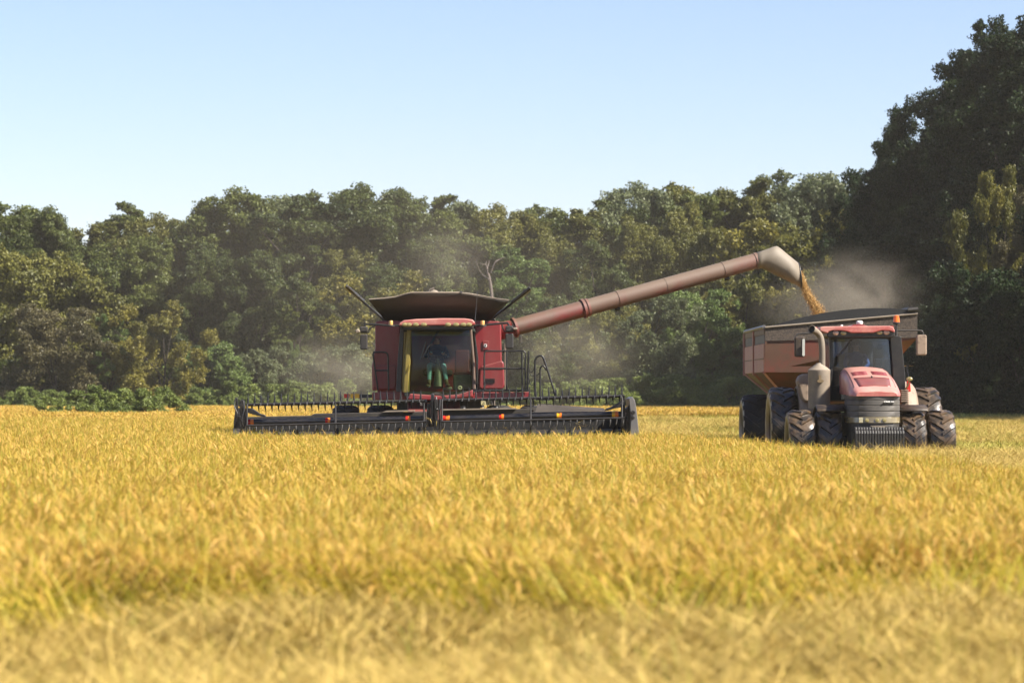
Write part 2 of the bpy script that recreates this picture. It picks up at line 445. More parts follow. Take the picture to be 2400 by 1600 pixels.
class MB:
    """collects world-space shapes and links them as one mesh object"""

    def __init__(s):
        s.v, s.f = [], []

    def add(s, verts, faces):
        o = len(s.v)
        s.v += [tuple(v) for v in verts]
        s.f += [tuple(i + o for i in f) for f in faces]
        return s

    def box(s, x0, x1, y0, y1, z0, z1):
        return s.add([(x0, y0, z0), (x1, y0, z0), (x1, y1, z0), (x0, y1, z0), (x0, y0, z1), (x1, y0, z1), (x1, y1, z1), (x0, y1, z1)],
                     [(0, 3, 2, 1), (4, 5, 6, 7), (0, 1, 5, 4), (1, 2, 6, 5), (2, 3, 7, 6), (3, 0, 4, 7)])

    def prism(s, pts, off):
        """closed prism: polygon pts (3D, counter-clockwise seen from the front) pushed along off"""
        n = len(pts)
        off = Vector(off)
        a = [Vector(p) for p in pts]
        b = [p + off for p in a]
        return s.add(a + b, [tuple(range(n)), tuple(range(2 * n - 1, n - 1, -1))] + [(i, i + n, (i + 1) % n + n, (i + 1) % n) for i in range(n)])

    def pprism(s, pix, d, depth):
        return s.prism([P(x, y, d) for x, y in pix], (0, depth, 0))

    def pbox(s, x0, y0, x1, y1, d, depth):
        return s.pprism([(x0, y1), (x1, y1), (x1, y0), (x0, y0)], d, depth)

    def tube(s, path, r, n=8, caps=True):
        path = [Vector(p) for p in path]
        m = len(path)
        rs = r if isinstance(r, (list, tuple)) else [r] * m
        ref = None
        V, F = [], []
        for i, p in enumerate(path):
            t = (path[min(i + 1, m - 1)] - path[max(i - 1, 0)]).normalized()
            if ref is None:
                ref = Vector((0, 0, 1)) if abs(t.z) < 0.9 else Vector((1, 0, 0))
            u = (ref - t * ref.dot(t))
            u = u.normalized() if u.length > 1e-6 else t.orthogonal().normalized()
            w = t.cross(u)
            ref = u
            for k in range(n):
                a = 2 * PI * k / n
                V.append(p + (u * math.cos(a) + w * math.sin(a)) * rs[i])
        for i in range(m - 1):
            for k in range(n):
                k2 = (k + 1) % n
                F.append((i * n + k, i * n + k2, (i + 1) * n + k2, (i + 1) * n + k))
        if caps:
            F.append(tuple(range(n - 1, -1, -1)))
            F.append(tuple((m - 1) * n + k for k in range(n)))
        return s.add(V, F)

    def loft(s, rings, caps=True, closed=True):
        n = len(rings[0])
        V = [p for r in rings for p in r]
        F = []
        for i in range(len(rings) - 1):
            for k in range(n if closed else n - 1):
                k2 = (k + 1) % n
                F.append((i * n + k, i * n + k2, (i + 1) * n + k2, (i + 1) * n + k))
        if caps:
            F.append(tuple(range(n - 1, -1, -1)))
            F.append(tuple((len(rings) - 1) * n + k for k in range(n)))
        return s.add(V, F)

    def lathe(s, c, axis, prof, n=24, caps=True):
        """prof: list of (offset along axis, radius)"""
        c, ax = Vector(c), Vector(axis).normalized()
        u = ax.orthogonal().normalized()
        w = ax.cross(u)
        rings = [[c + ax * h + (u * math.cos(2 * PI * k / n) + w * math.sin(2 * PI * k / n)) * max(r, 1e-4) for k in range(n)] for h, r in prof]
        return s.loft(rings, caps)

    def disc(s, px, py, d, rx, ry, depth=0.03, n=18, dome=0.0):
        """elliptic lamp facing the camera; rx, ry in photo pixels"""
        c = P(px, py, d)
        sc = d / FPX
        r0 = [c + Vector((rx * sc * math.cos(2 * PI * k / n), depth, ry * sc * math.sin(2 * PI * k / n))) for k in range(n)]
        r1 = [p - Vector((0, depth, 0)) for p in r0]
        rings = [r0, r1]
        if dome:
            rings.append([c + (p - c) * 0.6 - Vector((0, dome, 0)) for p in r1])
        return s.loft(rings)

    def build(s, name, m, parent=None, smooth=None, bevel=0.0, seg=2, loc=None):
        o0 = Vector(root_of(parent).location) if parent else Vector(loc or (0, 0, 0))
        me = bpy.data.meshes.new(name)
        me.from_pydata([Vector(v) - o0 for v in s.v], [], s.f)
        me.update()
        for mm in (m if isinstance(m, (list, tuple)) else [m]):
            me.materials.append(mm)
        if smooth is not None:
            me.polygons.foreach_set("use_smooth", [True] * len(me.polygons))
            me.set_sharp_from_angle(angle=math.radians(smooth))
        o = bpy.data.objects.new(name, me)
        COL.objects.link(o)
        if parent:
            o.parent = parent
        elif loc:
            o.location = o0
        import bmesh as _b
        b = _b.new()
        b.from_mesh(me)
        _b.ops.recalc_face_normals(b, faces=b.faces)
        b.to_mesh(me)
        b.free()
        if bevel > 0:
            bv = o.modifiers.new("bevel", 'BEVEL')
            bv.width = bevel
            bv.segments = seg
            bv.limit_method = 'ANGLE'
            bv.angle_limit = math.radians(35)
        return o


def rrect(x0, y0, x1, y1, r, n=4):
    pts = []
    for cx, cy_, a0 in ((x1 - r, y1 - r, 0), (x0 + r, y1 - r, 90), (x0 + r, y0 + r, 180), (x1 - r, y0 + r, 270)):
        for k in range(n + 1):
            a = math.radians(a0 + 90 * k / n)
            pts.append((cx + r * math.cos(a), cy_ + r * math.sin(a)))
    return pts[::-1]


def smooth_path(pts, n=6):
    """Catmull-Rom through 3D points"""
    pts = [Vector(p) for p in pts]
    out = []
    for i in range(len(pts) - 1):
        p0, p1, p2, p3 = pts[max(i - 1, 0)], pts[i], pts[i + 1], pts[min(i + 2, len(pts) - 1)]
        for k in range(n):
            t = k / n
            out.append(0.5 * ((2 * p1) + (p2 - p0) * t + (2 * p0 - 5 * p1 + 4 * p2 - p3) * t * t + (3 * p1 - p0 - 3 * p2 + p3) * t ** 3))
    out.append(pts[-1])
    return out


def lettering(text, name, m, parent, centre, height, depth=0.006, rot=(PI / 2, 0, 0), width=None):
    cu = bpy.data.curves.new("letters", 'FONT')
    cu.body = text
    cu.align_x = 'CENTER'
    cu.align_y = 'CENTER'
    cu.size = 1.0
    cu.extrude = 0.01
    cu.offset = 0.012
    tmp = bpy.data.objects.new("letters", cu)
    COL.objects.link(tmp)
    dg = bpy.context.evaluated_depsgraph_get()
    me = bpy.data.meshes.new_from_object(tmp.evaluated_get(dg))
    bpy.data.objects.remove(tmp)
    xs = [v.co.x for v in me.vertices]
    ys = [v.co.y for v in me.vertices]
    sy = height / (max(ys) - min(ys))
    sx = (width / (max(xs) - min(xs))) if width else sy
    R = Matrix.Translation(Vector(centre) - Vector(root_of(parent).location)) @ Matrix.Rotation(rot[2], 4, 'Z') @ Matrix.Rotation(rot[1], 4, 'Y') @ Matrix.Rotation(rot[0], 4, 'X') @ Matrix.Diagonal((sx, sy, depth / 0.02, 1))
    me.transform(R)
    me.materials.clear()
    me.materials.append(m)
    o = bpy.data.objects.new(name, me)
    COL.objects.link(o)
    o.parent = parent
    return o


def vnoise(x, y, s=1.0, seed=0.0):
    return mnoise.noise(Vector((x * s + seed, y * s - seed * 0.7, seed)))


# ------------------------------------------------------------------ ground
def cut_edge(y):
    return 3.15 + (73 - y) * 0.0889 + 0.25 * vnoise(0, y, 0.35, 3.0)


def cut_front(x):
    return 17.5 + 0.5 * x + 1.3 * vnoise(x, 0, 0.7, 9.0) + 0.5 * vnoise(x, 0, 2.3, 4.0)


def standing(x, y):
    """True where the rice is still uncut"""
    if y < cut_front(x):
        return False
    if y > 203 + 3 * vnoise(x, 0, 0.2, 3.0):
        return False
    if y > 138 + 2 * vnoise(x, 0, 0.6, 3.0) and -0.152 * y < x < -0.121 * y:
        return False
    if y > 150 + 12 * vnoise(x, 0, 0.05, 5.0) and x < 0.074 * y:
        return True
    if y < 67.6:
        return x < cut_edge(y)
    return x < -6.55 + 0.1 * vnoise(0, y, 0.3, 1.0)


def ground_z(x, y):
    if y < 26:
        z = -0.07 + 0.17 * vnoise(x, y * 1.6, 0.55, 2.0) + 0.11 * vnoise(x, y, 1.7, 7.0)
        z += 0.10 * math.exp(-((y - 15.6 - 0.3 * x - 0.6 * vnoise(x, 0, 0.5, 12)) / 0.8) ** 2)
        if standing(x, y):
            z -= 0.12
        return z
    if standing(x, y):
        return -0.30
    z = -0.16 + 0.10 * vnoise(x, y * 0.5, 0.5, 2.5) + 0.05 * vnoise(x, y, 1.5, 8.0)
    for yy, amp in ((98, .22), (112, .26), (128, .2), (84, .14)):
        z += amp * (0.6 + 0.6 * vnoise(x, yy, 0.9, yy)) * math.exp(-((y - yy - 0.05 * x) / 1.2) ** 2)
    if x > cut_edge(y) - 0.3 and y < 66:
        z += 0.12 * math.exp(-((y - 60.0 - 0.5 * vnoise(x, 0, 0.6, 6)) / 1.6) ** 2) + 0.10 * math.exp(-((y - 50 - 0.2 * x) / 3.0) ** 2)
    return z


def make_ground():
    xs = np.concatenate([[-1500, -600, -300, -120, -60, -35, -22], np.arange(-15, 15.01, 0.3), np.arange(16, 40, 1.0), [45, 60, 90, 150, 300, 600, 1500]])
    ys = np.concatenate([[-200, -60, -20, 0, 6], np.arange(9, 27, 0.3), np.arange(27, 60, 1.0), np.arange(60, 140, 0.6), np.arange(140, 300, 4), [320, 400, 600, 1000, 2000, 4000]])
    V = []
    for y in ys:
        for x in xs:
            inside = 8 < y < 300 and -45 < x < 60
            V.append((x, y, ground_z(x, y) if inside else -0.3))
    nx = len(xs)
    F = []
    for j in range(len(ys) - 1):
        for i in range(nx - 1):
            a = j * nx + i
            F.append((a, a + 1, a + nx + 1, a + nx))
    me = mesh_np("field_ground", np.array(V), np.array(F), mats=[M['ground']], smooth=True)
    o = bpy.data.objects.new("field_ground", me)
    COL.objects.link(o)
    tag(o, "straw littered soil of the rice field reaching to the trees", "ground", kind="structure")


make_ground()


# ------------------------------------------------------------------ crop (stuff): patches instanced over the field
def strips(base, az, L, phi0, curl, w, K=4, wprof=None, twist=None):
    """N curved ribbons. base (N,3), az azimuth, L length, phi0 lean from vertical, curl added lean along the ribbon, w width"""
    n = len(base)
    t = np.linspace(0, 1, K + 1)
    V = np.zeros((n, K + 1, 2, 3))
    pos = base.copy()
    side_az = az + PI / 2 + (twist if twist is not None else 0)
    side = np.stack([np.cos(side_az), np.sin(side_az), np.zeros(n)], 1)
    if wprof is None:
        wprof = 1 - t ** 2 * 0.93
    for k in range(K + 1):
        if k:
            phi = phi0 + curl * (t[k] - 0.5 / K) ** 1.3
            step = L / K
            pos = pos + np.stack([np.cos(az) * np.sin(phi) * step, np.sin(az) * np.sin(phi) * step, np.cos(phi) * step], 1)
        hw = (w * wprof[k] * 0.5)[:, None]
        V[:, k, 0] = pos - side * hw
        V[:, k, 1] = pos + side * hw
    idx = np.arange(n)[:, None] * (K + 1) * 2 + np.arange(K)[None, :] * 2
    F = np.stack([idx, idx + 1, idx + 3, idx + 2], -1).reshape(-1, 4)
    return V.reshape(-1, 3), F, pos


def merge(parts):
    Vs, Fs, Ts, Ms, o = [], [], [], [], 0
    for V, F, T, mi in parts:
        Vs.append(V)
        Fs.append(F + o)
        Ts.append(T)
        Ms.append(np.full(len(F), mi, dtype=np.int32))
        o += len(V)
    return np.concatenate(Vs), np.concatenate(Fs), np.concatenate(Ts), np.concatenate(Ms)


def patch_mesh(name, parts, mats):
    V, F, T, mi = merge(parts)
    me = mesh_np(name, V, F, T, mats)
    me.polygons.foreach_set("material_index", mi)
    me.update()
    return me


def rice_patch(name, size, n, wmul=1.0, fat=1.0, green=0.5):
    r = RNG
    base = np.stack([r.uniform(-size / 2, size / 2, n), r.uniform(-size / 2, size / 2, n), r.uniform(-0.32, -0.28, n)], 1)
    h = r.normal(0.50, 0.05, n)
    az = r.uniform(0, 2 * PI, n)
    parts = []
    gl = np.clip(r.normal(green, 0.25, n), 0, 1)
    # stems
    V, F, tip = strips(base, az, h, r.uniform(0, 0.2, n), np.full(n, 0.12), np.full(n, 0.006 * wmul), 2, np.array([1, 1, .8]))
    parts.append((V, F, np.repeat(np.full(n, 0.58), 6), 1))
    # leaf blades (two or three a tiller)
    for q in range(3):
        b = base + (tip - base) * r.uniform(0.25, 0.8, n)[:, None]
        a2 = r.uniform(0, 2 * PI, n)
        L = r.uniform(0.22, 0.40, n)
        V, F, _ = strips(b, a2, L, r.uniform(0.0, 0.32, n), r.uniform(0.0, 0.9, n), r.uniform(0.006, 0.011, n) * wmul, 4, twist=r.uniform(-.6, .6, n))
        parts.append((V, F, np.repeat(np.clip(gl + r.normal(0, .2, n), 0, 1), 10), 1))
    # drooping panicles
    for q in range(3):
        L = r.uniform(0.13, 0.21, n) * fat
        V, F, _ = strips(tip - np.array([0, 0, .01]), az + r.normal(0, .35, n), L, r.uniform(0.1, 0.6, n), r.uniform(0.8, 1.8, n), r.uniform(0.007, 0.012, n) * wmul * fat, 4,
                         np.array([.35, .9, 1.0, .8, .2]), twist=r.uniform(-1, 1, n))
        parts.append((V, F, np.repeat(np.clip(r.normal(0.68, 0.25, n), 0, 1), 10), 0))
    return patch_mesh(name, parts, [M['rice'], M['riceleaf']])


def straw_patch(name, size, n, wmul=1.0, upright=0.12, zmax=0.10, sm='straw'):
    r = RNG
    base = np.stack([r.uniform(-size / 2, size / 2, n), r.uniform(-size / 2, size / 2, n), r.uniform(-0.03, zmax, n)], 1)
    az = np.where(r.random(n) < 0.6, r.normal(0.15, 0.5, n) + PI * (r.random(n) < .5), r.uniform(0, 2 * PI, n))
    V, F, _ = strips(base, az, r.uniform(0.14, 0.42, n), r.normal(1.40, 0.20, n), r.normal(0.15, 0.30, n), r.uniform(0.006, 0.013, n) * wmul, 3, twist=r.uniform(-1.2, 1.2, n))
    parts = [(V, F, np.repeat(np.clip(r.normal(0.55, .28, n), 0, 1), 8), 0)]
    k = int(n * upright)
    if k:
        base = np.stack([r.uniform(-size / 2, size / 2, k), r.uniform(-size / 2, size / 2, k), np.full(k, -0.05)], 1)
        V, F, _ = strips(base, r.uniform(0, 2 * PI, k), r.uniform(0.10, 0.26, k), r.uniform(0.05, 0.7, k), r.uniform(0, 0.9, k), r.uniform(0.006, 0.012, k) * wmul, 3)
        parts.append((V, F, np.repeat(np.clip(r.normal(0.45, .25, k), 0, 1), 8), 1))
    return patch_mesh(name, parts, [M[sm], M['stubble']])


def proto_collection(name, meshes):
    c = bpy.data.collections.new(name)
    for i, me in enumerate(meshes):
        o = bpy.data.objects.new("%s_%02d" % (name, i), me)
        c.objects.link(o)
    return c


def scatter(name, pts, coll, nvar, smin, smax, label, cat):
    pts = np.array(pts, dtype=np.float32)
    n = len(pts)
    me = bpy.data.meshes.new(name)
    me.vertices.add(n)
    me.vertices.foreach_set("co", pts.ravel())
    for an, ty, val in (("pick", 'INT', RNG.integers(0, nvar, n).astype(np.int32)), ("turn", 'FLOAT', RNG.uniform(0, 2 * PI, n).astype(np.float32)),
                        ("size", 'FLOAT', RNG.uniform(smin, smax, n).astype(np.float32))):
        a = me.attributes.new(an, ty, 'POINT')
        a.data.foreach_set("value", val)
    me.update()
    o = bpy.data.objects.new(name, me)
    COL.objects.link(o)
    tag(o, label, cat, kind="stuff")
    ng = bpy.data.node_groups.new(name, 'GeometryNodeTree')
    ng.interface.new_socket("Geometry", in_out='INPUT', socket_type='NodeSocketGeometry')
    ng.interface.new_socket("Geometry", in_out='OUTPUT', socket_type='NodeSocketGeometry')
    N, L = ng.nodes, ng.links
    gi, go = N.new("NodeGroupInput"), N.new("NodeGroupOutput")
    ci = N.new("GeometryNodeCollectionInfo")
    ci.inputs["Collection"].default_value = coll
    ci.inputs["Separate Children"].default_value = True
    ci.inputs["Reset Children"].default_value = True
    ip = N.new("GeometryNodeInstanceOnPoints")
    ip.inputs["Pick Instance"].default_value = True

    def attr(nme, ty):
        a = N.new("GeometryNodeInputNamedAttribute")
        a.data_type = ty
        a.inputs["Name"].default_value = nme
        return a.outputs["Attribute"]
    cx = N.new("ShaderNodeCombineXYZ")
    L.new(attr("turn", 'FLOAT'), cx.inputs[2])
    er = N.new("FunctionNodeEulerToRotation")
    L.new(cx.outputs[0], er.inputs[0])
    L.new(gi.outputs[0], ip.inputs["Points"])
    L.new(ci.outputs[0], ip.inputs["Instance"])
    L.new(attr("pick", 'INT'), ip.inputs["Instance Index"])
    L.new(er.outputs[0], ip.inputs["Rotation"])
    L.new(attr("size", 'FLOAT'), ip.inputs["Scale"])
    L.new(ip.outputs[0], go.inputs[0])
    md = o.modifiers.new("scatter", 'NODES')
    md.node_group = ng
    return o


def wedge_points(y0, y1, step, test, margin=1.2, jit=0.35):
    out = []
    y = y0
    while y < y1:
        hw = 0.1715 * y + margin
        x = -hw
        while x < hw:
            xx, yy = x + random.uniform(-jit, jit) * step, y + random.uniform(-jit, jit) * step
            if test(xx, yy):
                out.append((xx, yy))
            x += step
        y += step
    return out


def in_machine(x, y):
    """footprint of the header, tyres and bodies: no plants there"""
    if -6.5 < x < 3.0 and 66.2 < y < 69.2:
        return True
    if -4.4 < x < 0.9 and 69 < y < 79:
        return True
    if 5.75 < x < 9.9 and 63.6 < y < 80:
        return True
    return False


def far_rise(x, y):
    return 0.0


near_rice = proto_collection("rice_clump", [rice_patch("rice_clump", 0.8, 210, 1.0, 1.0, g) for g in (0.62, 0.52, 0.45, 0.68, 0.35, 0.7)])
mid_rice = proto_collection("rice_tuft", [rice_patch("rice_tuft", 1.3, 360, 1.1, 1.0, g) for g in (0.62, 0.5, 0.7, 0.4)])
far_rice = proto_collection("rice_stand", [rice_patch("rice_stand", 3.2, 1000, 2.2, 1.2, g) for g in (0.75, 0.70, 0.8, 0.62)])
pts = []
for x, y in wedge_points(16, 48, 0.52, lambda x, y: standing(x, y)):
    pts.append((x, y, ground_z(x, y) + 0.30 if y < 26 else 0.0))
pts = [(x, y, min(z, 0.02)) for x, y, z in pts]
scatter("standing_rice", pts, near_rice, 6, 0.85, 1.15, "ripe golden rice standing in the foreground before the machines", "rice crop")
pts = [(x, y, 0) for x, y in wedge_points(48, 110, 0.85, lambda x, y: standing(x, y) and not in_machine(x, y))]
scatter("standing_rice", pts, mid_rice, 4, 0.88, 1.12, "ripe golden rice standing around and left of the combine header", "rice crop")
pts = [(x, y, 0) for x, y in wedge_points(108, 238, 1.9, lambda x, y: standing(x, y), 3)]
scatter("standing_rice", pts, far_rice, 4, 0.85, 1.15, "distant golden rice running back to the forest edge", "rice crop")

def lodged_patch(name, n):
    r = RNG
    base = np.stack([r.uniform(-.35, .35, n), r.uniform(-.35, .35, n), r.uniform(-.28, -.1, n)], 1)
    az = r.normal(0, 0.5, n)
    V, F, tip = strips(base, az, r.uniform(.35, .6, n), r.uniform(.5, 1.1, n), r.uniform(.1, .8, n), r.uniform(.008, .014, n), 4, twist=r.uniform(-.6, .6, n))
    parts = [(V, F, np.repeat(np.clip(r.normal(.62, .25, n), 0, 1), 10), 1)]
    V, F, _ = strips(tip, az + r.normal(0, .4, n), r.uniform(.1, .18, n), r.uniform(1.2, 1.9, n), r.uniform(.3, 1.2, n), r.uniform(.012, .018, n), 3)
    parts.append((V, F, np.repeat(np.clip(r.normal(.65, .25, n), 0, 1), 8), 0))
    return patch_mesh(name, parts, [M['rice'], M['riceleaf']])


lodged = proto_collection("lodged_rice", [lodged_patch("lodged_rice", 70) for _ in range(4)])
pts = [(x, y, ground_z(x, y) + .28) for x, y in wedge_points(14, 24, 0.42, lambda x, y: -2.6 < y - cut_front(x) < 1.2 and random.random() < .9 - .32 * max(0, cut_front(x) - y))]
scatter("lodged_rice", pts, lodged, 4, 0.8, 1.2, "rice stalks leaning over along the cut front edge of the field", "rice crop")
near_straw = proto_collection("straw_litter", [straw_patch("straw_litter", 1.0, 950, 0.75, u) for u in (0.12, 0.25, 0.06, 0.18)])
M['grass'] = leaf_mat('shade_dark_grass', (0.035, 0.060, 0.010), (0.13, 0.16, 0.030), trans=0.25, var=0.3)  # dark green stands in for the tree shade on this ground


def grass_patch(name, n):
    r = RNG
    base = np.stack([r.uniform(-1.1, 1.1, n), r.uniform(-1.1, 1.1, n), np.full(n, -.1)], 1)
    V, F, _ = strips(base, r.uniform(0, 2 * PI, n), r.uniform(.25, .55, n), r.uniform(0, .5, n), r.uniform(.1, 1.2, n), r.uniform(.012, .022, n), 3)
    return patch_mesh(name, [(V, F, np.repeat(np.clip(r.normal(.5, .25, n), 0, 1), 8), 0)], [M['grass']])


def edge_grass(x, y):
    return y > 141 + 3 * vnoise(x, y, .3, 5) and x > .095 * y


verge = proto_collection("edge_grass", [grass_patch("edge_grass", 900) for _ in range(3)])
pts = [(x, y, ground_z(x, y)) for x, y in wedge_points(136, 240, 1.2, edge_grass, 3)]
scatter("edge_grass", pts, verge, 3, 0.8, 1.3, "long green grass coloured dark for the shade along the foot of the right trees", "grass")
far_straw = proto_collection("straw_mat", [straw_patch("straw_mat", 2.4, 900, 1.9, u, 0.14, 'fieldstraw') for u in (0.35, 0.7, 0.2, 0.5)])
pts = [(x, y, ground_z(x, y)) for x, y in wedge_points(9.5, 22, 0.5, lambda x, y: not standing(x, y), 1.0)]
scatter("cut_straw", pts, near_straw, 4, 0.8, 1.2, "tangled pale cut straw lying across the bottom of the photo", "straw")
pts = [(x, y, ground_z(x, y)) for x, y in wedge_points(30, 66, 0.8, lambda x, y: not standing(x, y), 1.5)]
scatter("cut_straw", pts, near_straw, 4, 0.9, 1.3, "flattened straw windrow in front of the tractor wheels", "straw")
pts = [(x, y, ground_z(x, y) + 0.05) for x, y in wedge_points(64, 245, 1.5, lambda x, y: not standing(x, y) and not in_machine(x, y) and not edge_grass(x, y), 3)]
scatter("stubble", pts, far_straw, 4, 0.85, 1.2, "yellow green stubble and straw of the cut field behind the machines", "stubble")


def on_row(x, y):
    if standing(x, y) or in_machine(x, y) or edge_grass(x, y):
        return False
    if any(abs(y - yy - .05 * x - .8 * vnoise(x, yy, .3, yy)) < 1.3 + .7 * vnoise(x, y, .4, 2) for yy in (75, 84, 98, 112, 128)):
        return random.random() < .9
    return vnoise(x, y, .35, 21) > .22


pts = [(x, y, ground_z(x, y) + .12) for x, y in wedge_points(62, 132, 0.95, on_row, 2)]
scatter("straw_row", pts, near_straw, 4, 1.0, 1.5, "pale rows and heaps of straw left on the cut field behind the machines", "straw")

# ------------------------------------------------------------------ trees
def crown_mesh(name, H, R, zb, nclump, per, crad, leaf, seed, prof=0.75, lump=0.30, squash=0.8, updir=0.15, low=0.9):
    r = np.random.default_rng(seed)
    sub = 7
    nmaj = max(8, nclump // sub)
    u = (np.arange(nmaj) + r.random(nmaj)) / nmaj
    u = u ** low
    ang = np.arange(nmaj) * 2.39996 + r.normal(0, .5, nmaj)
    ph = r.uniform(0, 2 * PI, 6)
    env = np.where(u > .5, np.sqrt(np.clip(1 - ((u - .5) / .56) ** 2, 0, 1)), .80 + .4 * u) * prof / .75
    env = env * (1 + lump * np.sin(3 * ang + ph[0] + 5 * u) * np.cos(7 * u + ph[1]) + 0.5 * lump * np.sin(5 * ang + ph[2]))
    big = crad * 1.75 * r.uniform(0.75, 1.3, nmaj) * (1 - 0.30 * u)
    rad = np.maximum(R * env * np.sqrt(r.uniform(0.35, 1.0, nmaj)) - big * .35, 0)
    lean = np.stack([np.sin(u * 2 + ph[3]), np.cos(u * 2.3 + ph[4])], 1) * 0.12 * R
    CM = np.stack([rad * np.cos(ang) + lean[:, 0], rad * np.sin(ang) + lean[:, 1], zb + u * (H - zb - crad * 1.5)], 1)
    nclump = nmaj * sub
    mj = np.repeat(np.arange(nmaj), sub)
    dd = r.normal(size=(nclump, 3)) + np.array([0, 0, .55])
    dd /= np.linalg.norm(dd, axis=1)[:, None]
    C = CM[mj] + dd * (big[mj] * r.uniform(.55, 1.0, nclump))[:, None] * np.array([1, 1, .8])
    C[:, 2] = np.clip(C[:, 2], 0.02 * H, H - crad * .3)
    u = u[mj]
    cr = r.uniform(0.45, 0.85, nclump) * crad * (1 - 0.25 * u)
    n = nclump * per
    ci = np.repeat(np.arange(nclump), per)
    d = r.normal(size=(n, 3))
    d /= np.linalg.norm(d, axis=1)[:, None]
    bump = 1 + 0.35 * np.sin(d[:, 0] * 5 + ci) * np.sin(d[:, 1] * 4 + ci * 2) + 0.25 * np.sin(d[:, 2] * 6 + ci)
    rr = cr[ci] * bump * (r.random(n) ** 0.45 * 0.75 + 0.32)
    pos = C[ci] + d * rr[:, None] * np.array([1, 1, squash])
    nrm = d * 0.55 + r.normal(size=(n, 3)) * 0.8 + np.array([0, 0, updir])
    nrm /= np.linalg.norm(nrm, axis=1)[:, None]
    a = np.cross(nrm, r.normal(size=(n, 3)))
    a /= np.linalg.norm(a, axis=1)[:, None] + 1e-9
    b = np.cross(nrm, a)
    s = leaf * r.uniform(0.6, 1.35, n)[:, None]
    V = np.stack([pos - a * s, pos - b * s * 0.62 + nrm * s * .12, pos + a * s, pos + b * s * 0.62 + nrm * s * .12], 1).reshape(-1, 3)
    F = np.arange(n * 4).reshape(-1, 4)
    ct = r.normal(0.42, 0.13, nmaj)[mj] + r.normal(0, 0.09, nclump)
    V[:, 2] *= H / np.percentile(V[:, 2], 99.7)
    t = np.clip(ct[ci] + r.normal(0, 0.16, n), 0, 1)
    return mesh_np(name, V, F, np.repeat(t, 4), [LM['green']]), C


def trunk_mesh(name, H, C, seed, r0=0.26):
    rnd = random.Random(seed)
    mb = MB()
    top = 0.72 * H
    path = [Vector((0.25 * math.sin(k * 1.3 + seed), 0.25 * math.cos(k + seed), top * k / 6 - 0.3)) for k in range(7)]
    mb.tube(path, [r0 * (1.25 if k == 0 else 1 - 0.13 * k) for k in range(7)], 8)
    for k in range(14):
        c = Vector(C[rnd.randrange(len(C))])
        j = min(5, max(1, int(6 * (c.z - 0.15 * H) / H)))
        a = path[j]
        m = a.lerp(c, 0.5) + Vector((0, 0, 0.1 * H * rnd.random()))
        mb.tube([a, m, c], [r0 * 0.45, r0 * 0.28, r0 * 0.08], 5)
    me = bpy.data.meshes.new(name)
    me.from_pydata(mb.v, [], mb.f)
    me.update()
    me.materials.append(M['bark'])
    return me


TREES = {}
for key, args in {
    'tall': (16, 4.2, 1.2, 210, 270, 1.15, 0.14, 11),
    'broad': (16, 5.0, 1.0, 240, 270, 1.25, 0.14, 12),
    'slim': (16, 3.2, 1.0, 180, 260, 0.95, 0.135, 13),
    'ragged': (16, 4.4, 2.0, 160, 270, 1.0, 0.14, 14),
    'round': (9, 3.9, 0.3, 200, 270, .95, 0.12, 15),
    'loose': (9, 3.6, 0.3, 170, 250, 0.75, 0.105, 16),
    'shrub': (4, 2.6, 0.05, 140, 240, 0.52, 0.075, 17),
    'bush': (1.8, 1.9, 0.0, 110, 220, 0.32, 0.055, 18),
    'near': (20, 6.0, 0.8, 350, 330, 1.2, 0.125, 19),
    'near_ragged': (20, 5.2, 1.5, 280, 330, 1.05, 0.12, 20),
}.items():
    kw = {}
    if key == 'ragged' or key == 'near_ragged':
        kw = dict(lump=0.55, squash=0.7)
    if key in ('round', 'shrub', 'bush'):
        kw = dict(prof=0.9, lump=0.35, low=1.25)
    if key == 'loose':
        kw = dict(prof=0.8, lump=0.45, squash=1.0, updir=0.3, low=1.4)
    args = (*args[:4], int(args[4] * 2.0), args[5], args[6] * 0.66, args[7])
    me, C = crown_mesh("crown", *args, **kw)
    TREES[key] = (me, trunk_mesh("trunk", args[0], C, args[7], 0.26 if args[0] > 10 else (0.15 if args[0] > 5 else 0.05)), args[0])


def tree(px, ytop, d, key, leaf, label, wid=1.0, name="tree", cat="tree", group=None, ybase=None, turn=None):
    me, tr, H = TREES[key]
    z0 = -0.3 if ybase is None else P(px, ybase, d).z
    top = P(px, ytop, d)
    s = (top.z - z0) / H
    o = empty(name, (top.x, d, z0), label, cat, group)
    a = random.uniform(0, 2 * PI) if turn is None else turn
    o.rotation_euler.z = a
    o.scale = (s * wid, s * wid, s)
    for nme, data, m in (("trunk", tr, None), ("crown", me, LM[leaf])):
        c = bpy.data.objects.new(nme, data)
        COL.objects.link(c)
        c.parent = o
        if m:
            c.material_slots[0].link = 'OBJECT'
            c.material_slots[0].material = m
    return o


